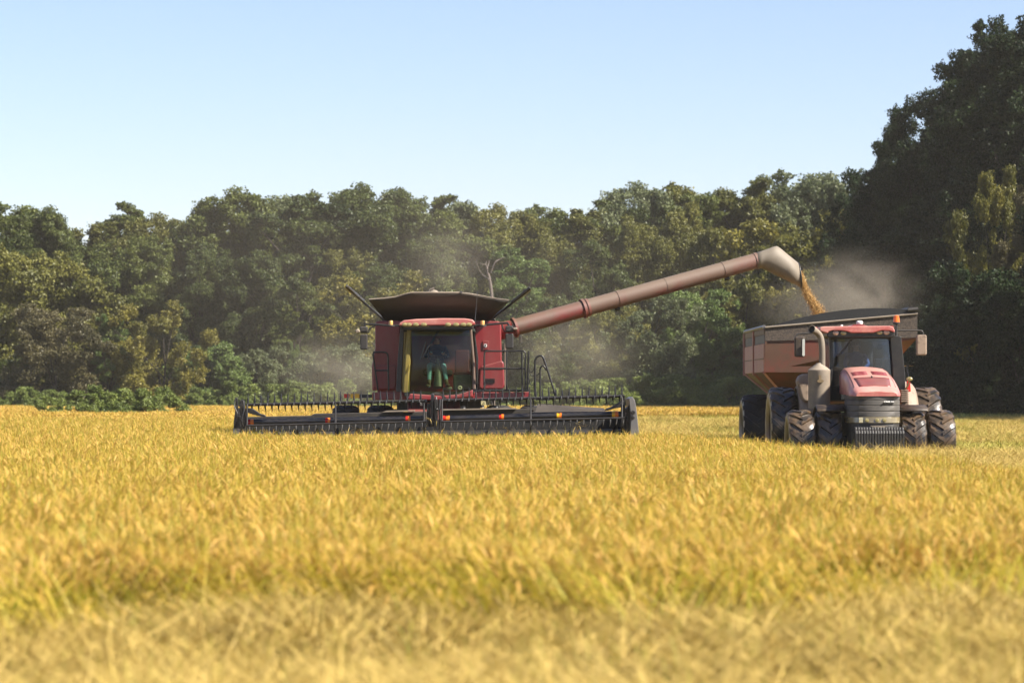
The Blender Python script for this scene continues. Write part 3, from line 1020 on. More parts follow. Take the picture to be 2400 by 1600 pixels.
G_BACK = "tall trees along the forest skyline"
for t in [
    (15, 480, 250, 'tall', 'green', "tall dark green tree cut by the left edge of the photo", 1.0),
    (95, 492, 246, 'broad', 'green', "round-topped green tree left of the deep dip in the left skyline", 0.7),
    (168, 532, 256, 'slim', 'green', "low green tree standing in the dip of the left skyline", 1.0),
    (232, 520, 252, 'slim', 'olive', "slim olive green tree just right of the left skyline dip", 0.9),
    (305, 474, 254, 'ragged', 'green', "tall ragged-topped tree with an open crown in the left skyline", 0.85),
    (372, 505, 250, 'broad', 'olive', "dull olive tree right of the ragged-topped skyline tree", 0.75),
    (450, 512, 254, 'tall', 'green', "green tree in the second skyline dip left of the combine header", 0.8),
    (545, 450, 244, 'broad', 'green', "big rounded green tree above the left end of the header", 0.80),
    (618, 458, 248, 'tall', 'sage', "grey green tree right of the big rounded tree over the header", 0.85),
    (705, 455, 242, 'ragged', 'dark', "dark ragged tree between the header's left end and the combine", 0.85),
    (780, 452, 250, 'tall', 'green', "green skyline tree above the combine's left tank flap", 0.85),
    (870, 438, 246, 'broad', 'dark', "dark dense tree, highest on the skyline above the combine cab's left side", 0.78),
    (955, 444, 252, 'tall', 'dark', "dark skyline tree straight above the combine's tank cover", 0.85),
    (1030, 456, 248, 'ragged', 'green', "ragged green skyline tree above the right half of the combine", 0.8),
    (1100, 474, 256, 'tall', 'sage', "hazy grey green skyline tree above the bare dead tree", 0.85),
    (1180, 484, 254, 'broad', 'olive', "olive skyline tree just right of the dead tree", 0.68),
    (1265, 486, 258, 'tall', 'green', "green tree at the lowest skyline point right of the combine", 0.85),
    (1345, 488, 254, 'slim', 'olive', "slim olive tree rising to the right of the lowest skyline point", 1.0),
    (1420, 466, 256, 'ragged', 'green', "tree with lacy edges on the skyline above the auger's lower half", 0.75),
    (1495, 434, 258, 'broad', 'sage', "grey green rounded tree, first high one on the skyline over the auger", 0.72),
    (1570, 436, 262, 'tall', 'olive', "olive skyline tree above the middle of the unloading auger", 0.85),
    (1650, 456, 258, 'tall', 'green', "green skyline tree above the auger's upper half", 0.85),
    (1715, 452, 262, 'broad', 'olive', "broad olive skyline tree above the auger elbow's left side", 0.6),
    (1775, 420, 258, 'ragged', 'olive', "tall yellowish tree with gaps in its top above the auger spout", 0.75),
    (1860, 408, 262, 'tall', 'sage', "tall hazy grey green tree above the pouring grain", 0.9),
    (1935, 414, 258, 'broad', 'sage', "grey green tree beside the dark forest edge on the skyline", 0.62),
]:
    tree(t[0], t[1] + 8, *t[2:6], wid=t[6] * 1.3, group=G_BACK)

G_MID = "lower trees in front of the tall forest"
for t in [
    (10, 590, 232, 'round', 'olive', "olive green tree low at the left edge of the forest", 0.9),
    (120, 610, 236, 'round', 'olive', "yellow green rounded tree below the dip in the left skyline", 0.95),
    (215, 600, 240, 'round', 'green', "mid green tree behind the brown tree at left", 0.8),
    (135, 722, 216, 'round', 'brown', "brownish dry round tree at the left of the forest edge", 1.0),
    (330, 560, 238, 'tall', 'green', "glinting dark green tree right of the dry brown one", 0.75),
    (385, 712, 216, 'loose', 'yellow', "yellowing loose tree low in the forest left of the header", 0.85),
    (255, 740, 216, 'slim', 'fresh', "small fresh green tree between the brown and yellowing trees", 0.8),
    (470, 590, 236, 'tall', 'dark', "dark shadowed tree behind the yellowing loose tree", 0.75),
    (600, 600, 234, 'broad', 'dark', "dark broad tree above the left half of the header", 0.7),
    (700, 640, 230, 'ragged', 'green', "mid height tree with pale glinting leaves left of the combine", 0.8),
    (800, 590, 236, 'tall', 'olive', "olive green tree behind the combine's left mirror", 0.75),
    (935, 645, 226, 'loose', 'yellow', "golden leaved tree peeking over the combine's tank flap", 1.0),
    (870, 620, 234, 'slim', 'green', "narrow green tree behind the left tip of the tank flap", 1.0),
    (1030, 560, 238, 'tall', 'green', "speckled green tree behind the dust above the tank", 0.75),
    (1215, 590, 236, 'slim', 'fresh', "light green tree right of the dead tree", 1.0),
    (1300, 560, 240, 'broad', 'olive', "olive tree behind the lower end of the auger", 0.65),
    (1400, 570, 238, 'tall', 'dark', "dark green tree behind the middle of the auger", 0.75),
    (1490, 520, 242, 'broad', 'olive', "yellow green tree above the middle of the auger", 0.62),
    (1600, 490, 246, 'broad', 'olive', "broad yellowing tree above the upper half of the auger", 0.66),
    (1690, 540, 240, 'tall', 'olive', "olive tree just above the auger's upper end", 0.7),
    (1400, 735, 222, 'round', 'olive', "rounded olive tree below the middle of the auger", 0.75),
    (1530, 700, 218, 'loose', 'sage', "grey green viny tree under the auger left of the cart", 0.9),
    (1640, 680, 222, 'round', 'fresh', "bright green viny tree right under the auger's upper half", 0.75),
    (1740, 640, 226, 'round', 'olive', "green tree under the auger elbow beside the grain dust", 0.75),
    (1850, 560, 236, 'tall', 'olive', "olive tree right behind the auger spout", 0.7),
    (1945, 510, 226, 'loose', 'yellow', "orange yellow tree beside the dark forest edge", 0.95),
    (1890, 620, 222, 'round', 'yellow', "low golden tree behind the pouring grain", 0.7),
    (1300, 700, 228, 'round', 'dark', "dark rounded tree in dust below the auger's lower end", 0.85),
]:
    tree(*t[:6], wid=t[6] * 1.2, group=G_MID)

G_SH = "shrubs at the foot of the forest"
for t in [
    (60, 810, 221, 'shrub', 'dark', "dark shrub in the shade at the photo's left edge", 1.3),
    (200, 830, 220, 'shrub', 'brown', "dark brownish shrub below the dry brown tree", 1.2),
    (320, 845, 223, 'shrub', 'dark', "dark green shrub right of the brownish one", 1.2),
    (475, 808, 223, 'shrub', 'fresh', "large fresh green shrub with feathery shoots left of the header", 1.0),
    (400, 850, 220, 'shrub', 'green', "low green shrub leaning left of the feathery shrub", 0.9),
    (585, 830, 225, 'shrub', 'sage', "grey green willowy shrub above the header's left end", 0.85),
    (660, 818, 220, 'shrub', 'sage', "willowy shrub second right of the feathery green one", 0.9),
    (690, 805, 223, 'loose', 'fresh', "thin yellow green sapling rising between the willowy shrubs", 0.35),
    (775, 812, 221, 'shrub', 'sage', "dusty grey green shrub behind the combine's left side", 1.1),
    (845, 835, 225, 'shrub', 'sage', "dusty shrub touching the combine's left panel", 0.9),
    (1270, 850, 219, 'shrub', 'green', "dim green shrub in dust behind the combine's ladder", 1.1),
    (1380, 830, 219, 'shrub', 'dark', "dark shrub in dust right of the combine's ladder", 1.1),
    (1480, 815, 222, 'shrub', 'green', "green viny shrub left of the grain cart", 1.0),
    (1560, 800, 220, 'shrub', 'sage', "shrub with pale leaves third left of the grain cart", 0.9),
    (1650, 815, 220, 'shrub', 'fresh', "bright green shrub touching the grain cart's left side", 1.0),
]:
    tree(*t[:6], wid=t[6], name="shrub", cat="shrub", group=G_SH)

G_BU = "low bushes along the field margin"
for t in [
    (15, 915, 210, 'bush', 'verge', "low green bush at the margin by the left photo edge", 1.2),
    (95, 922, 208, 'bush', 'verge', "low bush second from the left along the margin", 1.2),
    (195, 930, 142, 'bush', 'verge', "rounded low bush jutting into the rice at left", 1.15),
    (275, 918, 144, 'bush', 'verge', "taller low bush right of the one jutting into the rice", 1.1),
    (340, 922, 147, 'bush', 'verge', "low bush third along the clump jutting into the rice", 1.1),
    (420, 925, 209, 'bush', 'verge', "low bush left of the header's left end", 1.25),
    (500, 922, 209, 'bush', 'verge', "low bush just left of the header end post", 1.2),
    (585, 908, 207, 'bush', 'verge', "low bush showing through the header's left tines", 1.1),
    (670, 908, 207, 'bush', 'verge', "low bush behind the middle of the left reel", 1.2),
    (760, 905, 207, 'bush', 'verge', "low dusty bush left of the combine's marker lamp", 1.2),
    (850, 905, 209, 'bush', 'verge', "low dusty bush behind the combine's left tyre", 1.2),
    (1310, 905, 207, 'bush', 'verge', "low dusty bush behind the combine's ladder foot", 1.2),
    (1400, 903, 207, 'bush', 'verge', "low bush behind the right end of the reel", 1.2),
    (1480, 893, 208, 'bush', 'verge', "weedy low bush right of the header", 1.2),
    (1560, 890, 208, 'bush', 'verge', "weedy low bush midway between header and cart", 1.2),
    (1640, 885, 210, 'bush', 'verge', "tall weedy bush left of the cart wheel", 1.3),
    (1715, 892, 209, 'bush', 'verge', "green bush touching the cart wheel", 1.3),
    (2260, 920, 194, 'bush', 'dark', "shaded bush at the forest foot right of the tractor", 1.3),
    (2370, 915, 184, 'bush', 'green', "shaded green bush by the right photo edge", 1.3),
]:
    tree(t[0], t[1] - 12, *t[2:6], wid=t[6], name="bush", cat="bush", group=G_BU)

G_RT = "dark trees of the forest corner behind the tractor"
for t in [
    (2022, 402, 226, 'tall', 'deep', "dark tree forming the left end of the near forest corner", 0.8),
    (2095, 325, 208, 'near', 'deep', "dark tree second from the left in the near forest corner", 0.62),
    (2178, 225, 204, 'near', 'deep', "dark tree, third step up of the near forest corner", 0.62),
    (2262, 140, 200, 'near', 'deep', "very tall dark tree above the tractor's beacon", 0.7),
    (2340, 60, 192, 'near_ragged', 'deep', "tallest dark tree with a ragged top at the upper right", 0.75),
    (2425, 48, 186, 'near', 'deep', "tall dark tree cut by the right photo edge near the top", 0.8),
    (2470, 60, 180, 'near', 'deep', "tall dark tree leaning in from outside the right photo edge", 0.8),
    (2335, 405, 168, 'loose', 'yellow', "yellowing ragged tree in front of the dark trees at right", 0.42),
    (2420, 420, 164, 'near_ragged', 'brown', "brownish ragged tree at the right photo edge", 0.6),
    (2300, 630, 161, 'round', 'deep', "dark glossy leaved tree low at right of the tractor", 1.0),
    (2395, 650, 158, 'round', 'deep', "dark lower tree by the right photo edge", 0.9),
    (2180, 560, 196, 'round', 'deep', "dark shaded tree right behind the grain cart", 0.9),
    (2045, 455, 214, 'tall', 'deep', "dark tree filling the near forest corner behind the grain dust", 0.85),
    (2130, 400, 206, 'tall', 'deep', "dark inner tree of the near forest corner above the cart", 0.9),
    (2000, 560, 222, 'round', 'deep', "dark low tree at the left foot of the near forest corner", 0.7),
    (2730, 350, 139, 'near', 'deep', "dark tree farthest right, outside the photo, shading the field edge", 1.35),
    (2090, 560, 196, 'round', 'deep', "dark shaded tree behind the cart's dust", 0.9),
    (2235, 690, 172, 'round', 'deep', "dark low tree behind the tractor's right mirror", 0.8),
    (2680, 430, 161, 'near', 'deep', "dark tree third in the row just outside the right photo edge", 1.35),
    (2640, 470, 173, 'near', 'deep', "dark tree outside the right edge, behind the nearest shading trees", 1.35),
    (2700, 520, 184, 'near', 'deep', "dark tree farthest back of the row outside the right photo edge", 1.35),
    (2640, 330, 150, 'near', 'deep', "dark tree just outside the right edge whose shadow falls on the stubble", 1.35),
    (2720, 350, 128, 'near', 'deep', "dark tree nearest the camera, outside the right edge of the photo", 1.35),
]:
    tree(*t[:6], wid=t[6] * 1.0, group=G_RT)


def dead_tree():
    d = 222
    b = P(1155, 880, d)
    o = empty("dead_tree", (b.x, d, -0.3), "bare bleached dead tree standing in the forest behind the combine", "dead tree")
    mb = MB()
    tr = smooth_path([(b.x, d, -0.6), P(1156, 760, d), P(1152, 690, d), P(1147, 652, d), P(1143, 640, d)], 4)
    n = len(tr)
    mb.tube(tr, [0.17 - 0.09 * i / n for i in range(n)], 8)
    mb.build("trunk", M['deadwood'], o, smooth=60)
    for pts, r in [([(1146, 654), (1136, 648), (1128, 640), (1121, 628)], .12), ([(1143, 642), (1142, 630), (1146, 615), (1149, 606)], .11),
                   ([(1142, 632), (1139, 620), (1140, 612)], .08), ([(1138, 620), (1130, 619), (1123, 616)], .06),
                   ([(1150, 640), (1160, 615), (1170, 608), (1183, 602)], .08), ([(1168, 610), (1176, 604), (1186, 606)], .05),
                   ([(1149, 608), (1156, 598), (1158, 590)], .05), ([(1121, 628), (1117, 616), (1118, 606)], .06)]:
        m = MB()
        path = smooth_path([P(x, y, d + 0.4 * math.sin(i + r * 50)) for i, (x, y) in enumerate(pts)], 4)
        m.tube(path, [.6 * r * (1 - 0.75 * i / len(path)) for i in range(len(path))], 6)
        m.build("branch", M['deadwood'], o, smooth=60)


dead_tree()


# ------------------------------------------------------------------ machine helpers
def wheel(parent, x, y, z, R, w, rubber, side, lugs=20, lug_h=0.055, rim_r=0.52, rim_mat=None, rot=0.0):
    """tyre with chevron lugs (part) and dished rim + sidewall mud (sub-parts)"""
    mb = MB()
    hw = w / 2
    prof = [(-hw * 0.80, R * rim_r), (-hw * 0.98, R * (rim_r + 0.12)), (-hw, R * 0.80), (-hw * 0.93, R * 0.90), (-hw * 0.72, R - lug_h), (-hw * 0.3, R - lug_h + .012),
            (hw * 0.3, R - lug_h + .012), (hw * 0.72, R - lug_h), (hw * 0.93, R * 0.90), (hw, R * 0.80), (hw * 0.98, R * (rim_r + 0.12)), (hw * 0.80, R * rim_r)]
    mb.lathe((x, y, z), (1, 0, 0), prof, 48, caps=False)

    def pt(ax, ang, r):
        return Vector((x + ax, y + r * math.cos(ang), z + r * math.sin(ang)))
    for i in range(lugs):
        for sgn in (-1, 1):
            a0 = 2 * PI * (i + (0.5 if sgn > 0 else 0)) / lugs + rot
            rings = []
            for k in range(6):
                t = k / 5
                ax = sgn * hw * (-0.06 + 1.08 * t)
                ang = a0 - 0.30 * t ** 1.1 * 20 / lugs
                th = (0.085 + 0.055 * t) * 0.5 / R * 1.15
                rt = R - (0.012 if k < 4 else (0.035 if k == 4 else 0.11 * R))
                rb = R - lug_h - 0.03 - (0.1 * R if k == 5 else 0)
                rings.append([pt(ax, ang - th * 1.25, rb), pt(ax, ang - th * .8, rt), pt(ax, ang + th * .8, rt), pt(ax, ang + th * 1.25, rb)])
            mb.loft(rings)
    o = mb.build("wheel", rubber, parent, smooth=30)
    m2 = MB()
    rr = R * rim_r
    s = side
    m2.lathe((x, y, z), (s, 0, 0), [(-hw * .7, rr * 1.02), (hw * 0.76, rr * 1.02), (hw * 0.80, rr * .98), (hw * .55, rr * .9), (hw * 0.2, rr * .8), (hw * 0.1, rr * .35), (hw * .45, rr * .3), (hw * .5, rr * .02)], 28)
    m2.build("rim", rim_mat or M['fender_dark'], o, smooth=35)
    m3 = MB()
    m3.lathe((x, y, z), (s, 0, 0), [(hw * 0.84, R * (rim_r + .02)), (hw * 1.015, R * (rim_r + .13)), (hw * 1.035, R * .80), (hw * .96, R * .905), (hw * .9, R * .88), (hw * .7, R * .6)], 48, caps=False)
    m3.build("sidewall", M['sidewall'], o, smooth=60)
    return o


def skin_mesh(joints, bones, radii, sub=2):
    me = bpy.data.meshes.new("figure")
    names = list(joints)
    me.from_pydata([joints[n] for n in names], [(names.index(a), names.index(b)) for a, b in bones], [])
    o = bpy.data.objects.new("figure", me)
    COL.objects.link(o)
    sk = o.modifiers.new("skin", 'SKIN')
    sk.use_smooth_shade = True
    for i, n in enumerate(names):
        r = radii[n]
        me.skin_vertices[0].data[i].radius = r if isinstance(r, tuple) else (r, r)
        me.skin_vertices[0].data[i].use_root = (i == 0)
    ss = o.modifiers.new("sub", 'SUBSURF')
    ss.levels = ss.render_levels = sub
    bpy.context.view_layer.update()
    dg = bpy.context.evaluated_depsgraph_get()
    out = bpy.data.meshes.new_from_object(o.evaluated_get(dg))
    bpy.data.objects.remove(o)
    return out


def person(loc, label, shirt, trousers, boots, cap, wheel_pt, feet):
    """seated driver facing -y: one continuous body; hands close round the steering wheel"""
    R = empty("person", loc, label, "person")
    J = {'pelvis': (0, 0, .10), 'waist': (0, .02, .26), 'chest': (0, .0, .46), 'neck': (0, -.01, .60), 'throat': (0, -.02, .66), 'head': (0, -.035, .75), 'crown': (0, -.03, .84)}
    Rd = {'pelvis': (.17, .12), 'waist': (.15, .11), 'chest': (.18, .12), 'neck': .07, 'throat': .058, 'head': (.078, .095), 'crown': .07}
    B = [('pelvis', 'waist'), ('waist', 'chest'), ('chest', 'neck'), ('neck', 'throat'), ('throat', 'head'), ('head', 'crown')]
    w = Vector(wheel_pt)
    for s, n in ((-1, 'l'), (1, 'r')):
        f = Vector(feet[0 if s < 0 else 1])
        J['sh' + n] = (s * .19, 0, .53)
        J['el' + n] = (s * .27, -.14, .33)
        J['wr' + n] = tuple(w + Vector((s * .155, .055, -.01)))
        J['pa' + n] = tuple(w + Vector((s * .15, .015, .02)))
        J['hip' + n] = (s * .10, -.05, .08)
        knee = Vector((s * .17, -.46, .12))
        J['kn' + n] = tuple(knee)
        J['an' + n] = tuple(f)
        J['he' + n] = tuple(f + Vector((0, .03, -.07)))
        J['to' + n] = tuple(f + Vector((s * .05, -.19, -.05)))
        Rd.update({'sh' + n: .075, 'el' + n: .05, 'wr' + n: .033, 'pa' + n: (.042, .024), 'hip' + n: .105, 'kn' + n: .068, 'an' + n: .045, 'he' + n: .045, 'to' + n: (.05, .032)})
        B += [('chest', 'sh' + n), ('sh' + n, 'el' + n), ('el' + n, 'wr' + n), ('wr' + n, 'pa' + n), ('pelvis', 'hip' + n), ('hip' + n, 'kn' + n), ('kn' + n, 'an' + n), ('an' + n, 'he' + n), ('he' + n, 'to' + n)]
        for k in range(4):
            base = Vector(J['pa' + n]) + Vector((s * (.026 - .017 * k), -.012, .026 - .002 * k))
            L = (.034, .042, .045, .038)[k]
            a, b, c = 'f%d%s1' % (k, n), 'f%d%s2' % (k, n), 'f%d%s3' % (k, n)
            J[a] = tuple(base)
            J[b] = tuple(base + Vector((0, -L * .8, L * .25)))
            J[c] = tuple(base + Vector((0, -L * 1.05, -L * .55)))
            Rd.update({a: .0095, b: .009, c: .0075})
            B += [('pa' + n, a), (a, b), (b, c)]
        a, b = 'th%s1' % n, 'th%s2' % n
        base = Vector(J['pa' + n]) + Vector((-s * .036, .0, -.004))
        J[a] = tuple(base)
        J[b] = tuple(base + Vector((-s * .012, -.036, -.012)))
        Rd.update({a: .011, b: .009})
        B += [('pa' + n, a), (a, b)]
    me = skin_mesh(J, B, Rd)
    for m in (M['skin'], M[shirt], M[trousers], M[boots]):
        me.materials.append(m)
    for p in me.polygons:
        c = p.center
        kneeish = c.y < -.10 and c.z < .26 and abs(c.x) < .30
        arm = (abs(c.x) > .15 and c.z > .22 and not (c.z < .27 and c.y < -.2 and kneeish))
        if c.z > .625:
            mi = 0
        elif c.z > .2 and (Vector(c) - Vector(J['wrl'])).length < .095 or (Vector(c) - Vector(J['wrr'])).length < .095:
            mi = 0
        elif min((Vector(c) - Vector(J['anl'])).length, (Vector(c) - Vector(J['anr'])).length, (Vector(c) - Vector(J['tol'])).length, (Vector(c) - Vector(J['tor'])).length) < .10:
            mi = 3
        elif c.z > .205 and (c.y > -.25 or arm):
            mi = 1
        else:
            mi = 2
        p.material_index = mi
    body = bpy.data.objects.new("body", me)
    COL.objects.link(body)
    body.parent = R
    L0 = Vector(loc)
    m = MB()      # nose, ears, brow, lips
    m.lathe(L0 + Vector((0, -.125, .735)), (0, -1, -.35), [(-.02, .020), (0.0, .016), (.014, .010), (.02, .003)], 8)
    for s in (-1, 1):
        m.lathe(L0 + Vector((s * .082, -.02, .745)), (s, .2, 0), [(-.01, .02), (.006, .026), (.012, .018)], 8)
    m.lathe(L0 + Vector((0, -.122, .690)), (0, -1, 0), [(-.01, .026), (.004, .020), (.008, .004)], 8)
    m.build("face", M['skin'], body, smooth=60)
    m = MB()
    for s in (-1, 1):
        m.lathe(L0 + Vector((s * .032, -.118, .765)), (0, -1, 0), [(-.008, .012), (.004, .009), (.007, .002)], 8)
    m.build("eyes", M['eye'], body, smooth=60)
    m = MB()
    m.lathe(L0 + Vector((0, -.01, .73)), (0, .25, 1), [(-.02, .094), (.05, .100), (.09, .094), (.11, .07)], 16)
    m.build("hair", M['hair'], R, smooth=60)
    m = MB()      # cap with a bill
    m.lathe(L0 + Vector((0, -.03, .80)), (0, -.1, 1), [(-.02, .106), (.03, .108), (.07, .09), (.095, .05), (.10, .005)], 18)
    bill = [Vector((.098 * math.sin(a), -.085 - .115 * math.cos(a), .80)) for a in np.linspace(-1.5, 1.5, 9)]
    m.prism([L0 + b for b in bill], (0, 0.0, .012))
    m.build("cap", M[cap], R, smooth=50)
    return R


# ------------------------------------------------------------------ combine harvester
CMB = empty("combine_harvester", (-1.78, 72.0, -0.3), "dusty red combine harvester cutting rice with its unloading auger swung out over the cart", "combine")


def combine():
    R = CMB
    D = 71.6
    # body behind the shields
    b = MB()
    b.pbox(884, 760, 1172, 936, D + .15, 6.2)
    b.pprism([(930, 936), (1120, 936), (1105, 960), (945, 960)], D + .3, 5.5)
    b.build("body", M['red'], R, bevel=.04)
    # side shields facing the camera
    p = MB()
    p.pprism([(879, 756), (884, 751.5), (938, 751.5), (938, 915), (872, 915), (871, 860), (879, 815)], D, .35)
    o = p.build("side_panel", M['red'], R, bevel=.03)
    p = MB()
    p.pprism(rrect(874, 856, 928, 912, 9), D - .05, .06)
    p.build("access_door", M['red'], o, bevel=.02)
    p = MB()
    p.pprism([(1113, 752), (1166, 752), (1174, 757), (1176, 850), (1176, 915), (1108, 915)], D, .35)
    o = p.build("side_panel", M['red'], R, bevel=.03)
    p = MB()
    p.pprism([(1124, 866), (1128, 858), (1176, 845), (1181, 850), (1182.5, 903), (1178, 912), (1126, 912), (1122, 905)], D - .16, .2)
    bl = p.build("access_door", M['red'], o, bevel=.05, seg=3)
    p = MB()
    for y in (887, 890.8, 894.6):
        p.pbox(1138, y, 1160, y + 1.9, D - .185, .03)
    p.build("vent_slot", M['black'], bl)
    p = MB()
    p.pbox(1131, 860, 1182, 861.5, D - .185, .03)
    p.build("door_trim", M['red_dust'], bl)
    p = MB()
    p.pprism(rrect(1131, 798.5, 1145.5, 819.5, 2.5), D - .025, .03)
    lt = p.build("latch_plate", M['red'], o, bevel=.008)
    p = MB()
    p.disc(1137.8, 809.5, D - .035, 3.9, 4.3, .012)
    p.build("badge", M['letter_white'], lt)
    p = MB()
    p.disc(1137.8, 807.6, D - .044, 1.4, 1.4, .008)
    p.pbox(1137.0, 808.5, 1138.7, 812.6, D - .044, .008)
    p.build("badge_symbol", M['black'], lt)
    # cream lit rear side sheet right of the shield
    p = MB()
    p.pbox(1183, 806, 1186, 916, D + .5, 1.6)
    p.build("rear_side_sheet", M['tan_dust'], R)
    # ---- cab
    c = MB()
    F_, K_ = 70.35, 72.2
    c.pprism([(948, 918), (1112, 916), (1112, 926), (948, 928)], F_, 1.6)            # floor
    c.pbox(944, 771, 952, 918, K_ - .25, .15)                                         # rear left post
    c.pbox(1106, 771, 1113, 915, K_ - .25, .15)
    c.pbox(948, 771, 1112, 790, K_ - .15, .08)                                        # rear wall round its window
    c.pbox(948, 842, 1112, 918, K_ - .15, .08)
    c.pbox(948, 788, 986, 844, K_ - .15, .08)
    c.pbox(1066, 788, 1112, 844, K_ - .15, .08)
    c.pbox(940, 771, 1113, 777, F_ + .15, 1.6)
    cab = c.build("cab", M['lining'], R, bevel=.01)
    w = MB()
    w.add([P(950, 772, F_ + .35), P(946, 772, K_ - .2), P(940, 915, K_ - .2), P(945, 915, F_ + .35)], [(0, 1, 2, 3)])
    w.build("sun_block_wall", M['cabyellow'], cab).modifiers.new("thick", 'SOLIDIFY').thickness = .04  # added opaque wall that keeps the sun off the left side panel
    w = MB()
    w.pbox(986, 790, 1066, 842, K_ - .1, .02)
    w.build("rear_window", M['yellow_glow'] if False else M['cabyellow'], cab)  # opaque panel; light through the rear window put into its yellow
    pl = MB()
    pl.tube([P(960, 772, F_ + .1), P(955, 850, F_ - .02), P(951, 918, F_ + .06)], [.06, .07, .085], 6)
    pl.build("pillar_lining", M['cabyellow'], cab, smooth=40)  # yellow gleam on the left pillar put into its colour
    pl = MB()
    pl.pprism([(938, 768), (947, 768), (943, 850), (940, 918), (928, 918), (932, 840)], F_ + .12, .12)
    pl.build("pillar", M['plastic'], cab, bevel=.015)
    pl = MB()
    pl.pprism([(1100, 772), (1106, 770), (1113, 850), (1115, 912), (1105, 914), (1107, 850)], F_ + .08, .14)
    pl.build("pillar", M['pillar_tan'], cab, bevel=.02)
    pl = MB()
    pl.pprism([(1108, 770), (1112, 770), (1121, 840), (1119, 912), (1115, 912), (1115, 845)], F_ + .3, .2)
    pl.build("pillar", M['black'], cab, bevel=.01)
    g = MB()
    rings = []
    for py, xl, xr, bul in ((771, 955, 1103, .18), (800, 953, 1106, .28), (850, 950, 1109, .34), (890, 948, 1110, .33), (912, 950, 1108, .28), (921, 966, 1092, .2)):
        row = []
        for k in range(13):
            t = k / 12 * 2 - 1
            pt = P(xl + (xr - xl) * (t + 1) / 2, py, F_ + .1)
            pt.y -= bul * (1 - t * t)
            row.append(pt)
        rings.append(row)
    g.loft(rings, caps=False, closed=False)
    g.build("windshield", M['glass_green'], cab, smooth=60)
    g = MB()
    g.add([P(1113, 774, F_ + .2), P(1113, 774, K_ - .3), P(1118, 912, K_ - .3), P(1118, 912, F_ + .2)], [(0, 1, 2, 3)])
    g.build("door_glass", M['glass_green'], cab)
    g = MB()
    g.pprism([(955, 774), (1102, 774), (1103, 787), (954, 787)], F_ + .3, .02)
    g.build("glass_gleam_strip", M['cabyellow'], cab)  # added strip; its yellow stands in for the reflection across the upper glass
    wp = MB()
    wp.tube([P(1026, 776, F_ - .06), P(1008, 806, F_ - .18), P(990, 838, F_ - .25)], .012, 5)
    wp.tube([P(1029, 776, F_ - .06), P(1011, 806, F_ - .18)], .009, 5)
    wp.tube([P(998, 800, F_ - .18), P(984, 842, F_ - .22)], .01, 5)
    wp.build("wiper", M['black'], cab)
    # inside: steering column, wheel, consoles, trainer seat, small things on the floor
    s = MB()
    s.tube([P(1027, 908, F_ + .35), P(1027, 875, F_ + .45), P(1026, 842, F_ + .6)], [.115, .085, .05], 10)
    s.build("steering_column", M['column'], cab, smooth=40)
    s = MB()
    cw = P(1024, 834, F_ + .62)
    wheel_ring = [cw + Vector((.2 * math.cos(a), .10 * math.sin(a), .17 * math.sin(a))) for a in np.linspace(0, 2 * PI, 25)]
    s.tube(wheel_ring, .016, 6)
    s.tube([wheel_ring[0], wheel_ring[12]], .018, 6)
    s.tube([cw, wheel_ring[18]], .018, 6)
    s.build("steering_wheel", M['seat_black'], cab, smooth=60)
    s = MB()
    s.pbox(992, 866, 1060, 880, F_ + .95, .55)
    s.pbox(990, 800, 1062, 868, F_ + 1.5, .12)
    s.build("seat", M['seat_black'], cab, bevel=.04)
    s = MB()
    s.pbox(1066, 820, 1100, 874, F_ + .95, .12)
    s.pbox(1062, 872, 1104, 878, F_ + .6, .5)
    s.build("trainer_seat", M['seat_red'], cab, bevel=.03)
    s = MB()
    s.pbox(1062, 878, 1104, 914, F_ + .5, .5)
    s.build("console", M['column'], cab, bevel=.03)
    s = MB()
    s.lathe(P(1078, 909, F_ + .15), (0, -1, .1), [(0, .05), (.05, .055), (.06, .035), (.04, .02)], 14)
    s.build("tape_roll", M['white'], cab, smooth=40)
    s = MB()
    s.lathe(P(1048, 911, F_ + .2), (1, 0, .1), [(-.11, .02), (-.08, .05), (.03, .055), (.09, .05), (.12, .03)], 12)
    s.build("floor_bag", M['divider'], cab, smooth=50)
    # roof, lamps, lettering
    r = MB()
    r.pprism([(934, 763), (936, 757), (946, 750.5), (975, 747.5), (1040, 745.5), (1090, 746), (1106, 748.5), (1112.5, 753), (1112.5, 759), (1108, 762)], F_ - .35, 2.0)
    roof = r.build("roof", M['hood_red'], cab, bevel=.03, seg=3)
    r = MB()
    r.pprism([(938, 761.5), (1110, 760.5), (1108, 769), (1095, 772), (950, 772.5), (941, 769)], F_ - .28, 1.8)
    r.build("visor", M['plastic'], cab, bevel=.02)
    for pix in ([(941, 756), (1003, 755.5), (1006, 766), (946, 766.5)], [(1043, 755.5), (1105, 755), (1101, 765), (1040, 766)]):
        r = MB()
        r.pprism(pix, F_ - .31, .05)
        r.build("lamp_panel", M['tan_steel'], roof)
    for x in (949, 958, 974.5, 993.5, 1050, 1069, 1086, 1099):
        r = MB()
        r.disc(x, 760.4, F_ - .35, 7.2, 4.6, .05, dome=.012)
        r.build("work_lamp", M['lampglass'], roof, smooth=40)
    lettering("CASE IH", "lettering", M['letter_dim'], roof, P(1023, 760.6, F_ - .30), .045, width=.24)
    for x, m_ in ((916, 'a'), (1131, 'b')):
        r = MB()
        r.lathe(P(x, 765, F_ + .3), (0, 0, 1), [(0, .10), (.03, .10), (.04, .06)], 14)
        bc = r.build("beacon", M['plastic'], R, smooth=40)
        r = MB()
        r.lathe(P(x, 761, F_ + .3), (0, 0, 1), [(0, .05), (.085, .05), (.095, .045), (.10, .01)], 14)
        r.build("lens", M['amber_pale'], bc, smooth=40)
